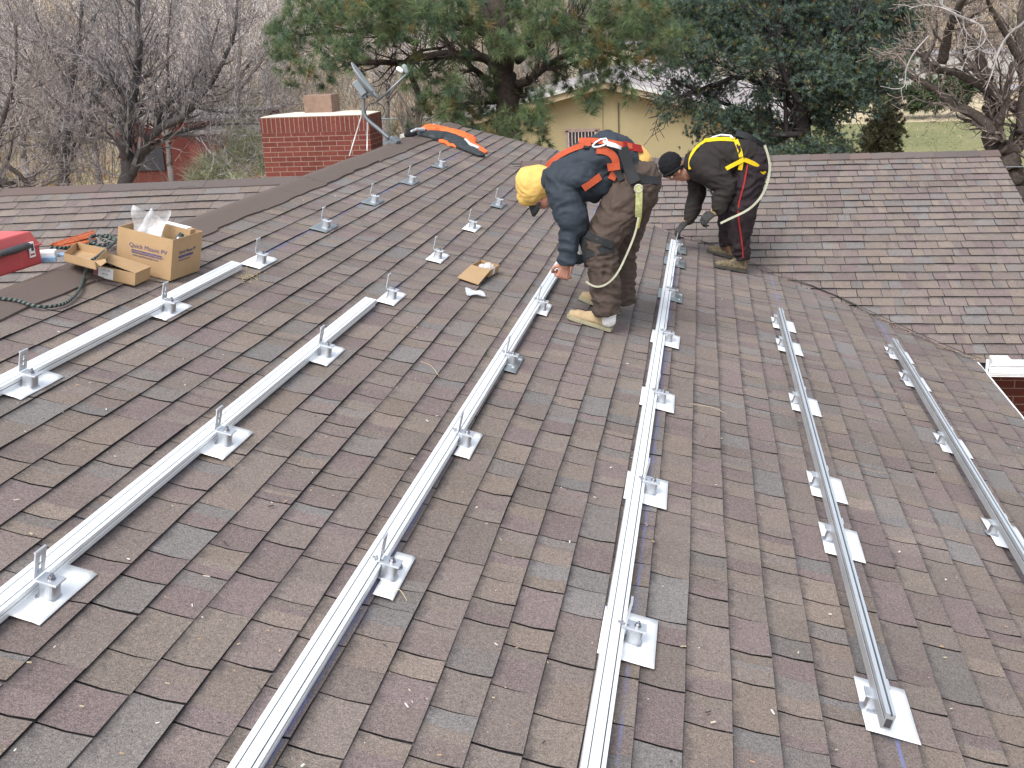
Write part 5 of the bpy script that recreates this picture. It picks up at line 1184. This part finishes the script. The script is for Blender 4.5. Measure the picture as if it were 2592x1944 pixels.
bare('bare_tree','grey bare tree with a leaning side stem, second from the left edge',[
 (zq((500,1510),(520,1330),(530,1150),(545,1000),(570,750),(600,500),(640,250),(660,-50)),.14,.03),
 (zq((560,1280),(650,1100),(730,930),(800,750),(850,580),(930,350)),.09,.02),(zq((470,1120),(270,1170),(0,1110),(-150,1080)),.035,.012),
 (zq((500,1000),(250,900),(0,850),(-150,830)),.035,.012),(zq((520,900),(400,760),(200,550),(0,440),(-100,400)),.04,.012),(zq((480,1120),(450,950),(300,600),(150,300),(60,0)),.03,.01),
 (zq((560,700),(400,400),(300,150),(240,-50)),.03,.012)],
 23,at(160,486,23),(.10,.092,.092),1,1.2,2,(3,3,2),'bare leafless trees in the back yards',.0045,1)
bare('bare_tree','bare tree cut by the left edge, only its low dark limbs showing',[
 (zq((-60,1480),(20,1460),(120,1500),(200,1560)),.10,.08),(zq((-80,1500),(-50,1200),(40,900),(120,600),(130,200)),.08,.02),(zq((60,1330),(160,1400),(250,1520)),.05,.03),(zq((-60,700),(120,800),(300,880)),.03,.01),(zq((-60,250),(150,420),(350,620)),.03,.01)],
 20,at(-30,480,20),(.11,.095,.09),1,1.2,2,(3,3,2),'bare leafless trees in the back yards',.0045,1)
for i,(px,py,Y_,hh,lb) in enumerate(((430,420,31,330,'pale slender bare tree behind the red house'),(600,330,34,330,'slender bare tree behind the brick chimney'),(60,400,30,340,'slender bare tree far left behind the others'),(240,380,33,330,'slender bare tree between the two big bare trees'),(680,250,40,230,'slender bare tree right of the brick chimney, under the pine boughs'),(980,300,44,260,'slender bare tree behind the chain link fence'),(1330,150,60,130,'small bare tree far off between pine limbs'))):
    L=[([(px,py),(px+random.uniform(-12,12),py-hh*.35),(px+random.uniform(-30,30),py-hh*.7),(px+random.uniform(-40,40),py-hh)],.09,.02)]
    for k in range(5):
        y0=py-hh*random.uniform(.15,.6); sx_=random.choice((-1,1)); L.append(([(px,y0),(px+sx_*40,y0-50),(px+sx_*random.uniform(60,110),y0-random.uniform(90,160))],.045,.01))
    bare('bare_tree',lb,L,Y_,at(px,py,Y_),(.19,.17,.16),1,1.4,2,(3,3,2),'bare leafless trees in the back yards',.007,1)
zr=lambda *l:[(1900+X*.31284,Y_*.31284) for X,Y_ in l]
bare('bare_tree','large brown-barked bare tree with heavy forking limbs at right',[
 (zr((2110,1420),(2060,1290),(1990,1180),(1955,1060),(1955,900),(1945,760),(1900,620)),.17,.085),
 (zr((1990,1150),(1880,970),(1650,850),(1450,700),(1280,610)),.085,.03),
 (zr((2030,1180),(2120,1210),(2180,1150),(2205,1000),(2150,870),(1950,760),(1700,600),(1480,550),(1390,450),(1290,390)),.095,.035),
 (zr((2190,1080),(2215,800),(2200,500),(2180,250),(2200,0)),.08,.04),(zr((1550,500),(1600,260),(1660,100),(1750,-40)),.07,.03),
 (zr((1920,640),(1860,480),(1800,330),(1700,150),(1680,0)),.08,.03),(zr((2190,500),(2050,250),(1950,80),(1900,-60)),.05,.02),(zr((2000,1000),(2060,880),(2080,700),(2120,500)),.06,.03),
 (zr((2110,1420),(2180,1500),(2260,1560)),.16,.12),(zr((1400,500),(1500,300),(1500,100)),.03,.01)],
 16,V(at(2562,470,16).x,16,at(2562,470,16).z),(.088,.071,.061),1,.62,2,(4,3,3),'bare leafless trees in the back yards',.0034,2,.9,.03)
t=thing('bare_tree','pale dead branches reaching in at the upper right corner','tree',V(at(2592,120,13).x+1.5,13,-3.05),'bare leafless trees in the back yards'); segs=[]
for pts,r in ((zr((2300,60),(2212,180),(2090,280),(2010,410),(1950,600),(1900,730)),.02),(zr((1500,-60),(1560,60),(1650,115),(1850,200),(1900,300),(1850,380),(1720,440)),.018),(zr((1990,430),(1900,425),(1840,380)),.008),(zr((1720,150),(1730,230),(1770,290)),.008),(zr((1440,290),(1320,430),(1260,560),(1240,700),(1140,720)),.010),(zr((1660,110),(1540,60),(1400,40),(1280,70)),.010)):
    limb(segs,pts,[13+random.uniform(-.2,.2)]*len(pts),r,.004,1,.22,0,.0,(2,2,2),.0028,3)
px_=at(2650,80,13); segs.append((np.array((px_.x+1.2,13,-3.1)),np.array((px_.x+1.0,13,px_.z)),.09,.06)); segs.append((np.array((px_.x+1.0,13,px_.z)),np.array(at(2618,20,13)),.05,.022))
trunk_mesh(t,(.25,.23,.22),None); segs_mesh('branches',segs,(.24,.225,.215),t,5)
# -- brush covering the hillside
def brush(name,label,boxes,seedc,wd):
    Vv=[];Cc=[]
    for (x0,x1,y0,y1,n,h0,h1,cols,wk) in boxes:
        x=rng.uniform(x0,x1,n); y=rng.uniform(y0,y1,n); z_=np.array([gh(a,b) for a,b in zip(x,y)]); p=np.stack([x,y,z_],1)
        h=rng.uniform(h0,h1,(n,1)); d=unit(np.concatenate([rng.normal(size=(n,2))*.28,np.ones((n,1))],1)); col=np.array(cols)[rng.integers(0,len(cols),n)]*rng.uniform(.6,1.35,(n,1))
        ww_=wk*rng.uniform(.6,1.3,(n,1))
        def rib(a,b_,wa,wb,c):
            s_=unit(np.cross(b_-a,rng.normal(size=a.shape))); Vv.append(np.stack([a-s_*wa,a+s_*wa,b_+s_*wb,b_-s_*wb],1).reshape(-1,3)); Cc.append(c)
        q=p; 
        for k in range(3):
            d=unit(d+rng.normal(size=(n,3))*.16); q2=q+d*h/3; rib(q,q2,ww_*(1-k*.28),ww_*(1-(k+1)*.28),col)
            for _ in range(3):
                u_=unit(d+rng.normal(size=(n,3))*.75); st=q+(q2-q)*rng.random((n,1)); e=st+u_*h*rng.uniform(.12,.3,(n,1)); rib(st,e,ww_*.45,ww_*.2,col*rng.uniform(.8,1.4,(n,1)))
                u2=unit(u_+rng.normal(size=(n,3))*.7); st=st+(e-st)*.6; rib(st,st+u2*h*.12,ww_*.3,ww_*.15,col*rng.uniform(.9,1.5,(n,1)))
            q=q2
    o=npmesh(name,np.concatenate(Vv),4,M_wood,None,np.concatenate(Cc)); tag(o,label,'brush',kind='stuff')
G=[(.14,.13,.125),(.22,.21,.205),(.085,.08,.078),(.21,.17,.12),(.12,.115,.11)]
G2=G+[(.26,.15,.08),(.15,.16,.10),(.30,.25,.18)]
brush('brush','tangle of grey leafless brush filling the hillside behind the yards',[
 (-48,-14,40,62,2300,2.0,5.0,G2,.017),(-60,-10,58,110,3200,3,6.5,G,.027),(-14,-5,46,90,700,1.5,4.0,G2,.03),(-12,18,92,150,2200,2.5,6,G+[(.26,.24,.21)],.05),(12,50,92,150,1800,2.5,6,G2,.05),(-34,-15,26,40,420,.8,2.4,G2,.014),(-70,-30,110,160,900,4,8,G,.06)],0,0)
# dry leaf litter and weeds in the left yard
x=rng.uniform(-34,-7,9000); y=rng.uniform(20,46,9000); z_=np.array([gh(a,b) for a,b in zip(x,y)]); cs=np.stack([x,y,z_],1)
V3=blades(cs,np.tile(np.array([[0,0,1.]]),(9000,1)),3,.28,.05,.9); cols=np.array([(.42,.32,.17),(.40,.24,.11),(.28,.29,.15),(.46,.38,.26)])[rng.integers(0,4,9000)]
o=npmesh('weeds',V3,3,M_leaf,None,np.repeat(cols,3,axis=0)); tag(o,'straw-coloured weeds and leaf litter in the left back yard','weeds',kind='stuff')
x=rng.uniform(3,40,14000); y=rng.uniform(26,69,14000); z_=np.array([gh(a,b)+.06 for a,b in zip(x,y)])
V3=blades(np.stack([x,y,z_],1),np.tile(np.array([[0,0,1.]]),(14000,1)),2,.09,.05,.8); cols=np.array([(.19,.20,.09),(.24,.23,.12),(.40,.35,.25),(.17,.19,.08)])[rng.integers(0,4,14000)]
o=npmesh('grass',V3,3,M_leaf,None,np.repeat(cols,2,axis=0)); tag(o,'short grass tufts and fallen leaves on the right lawn','grass',kind='stuff')
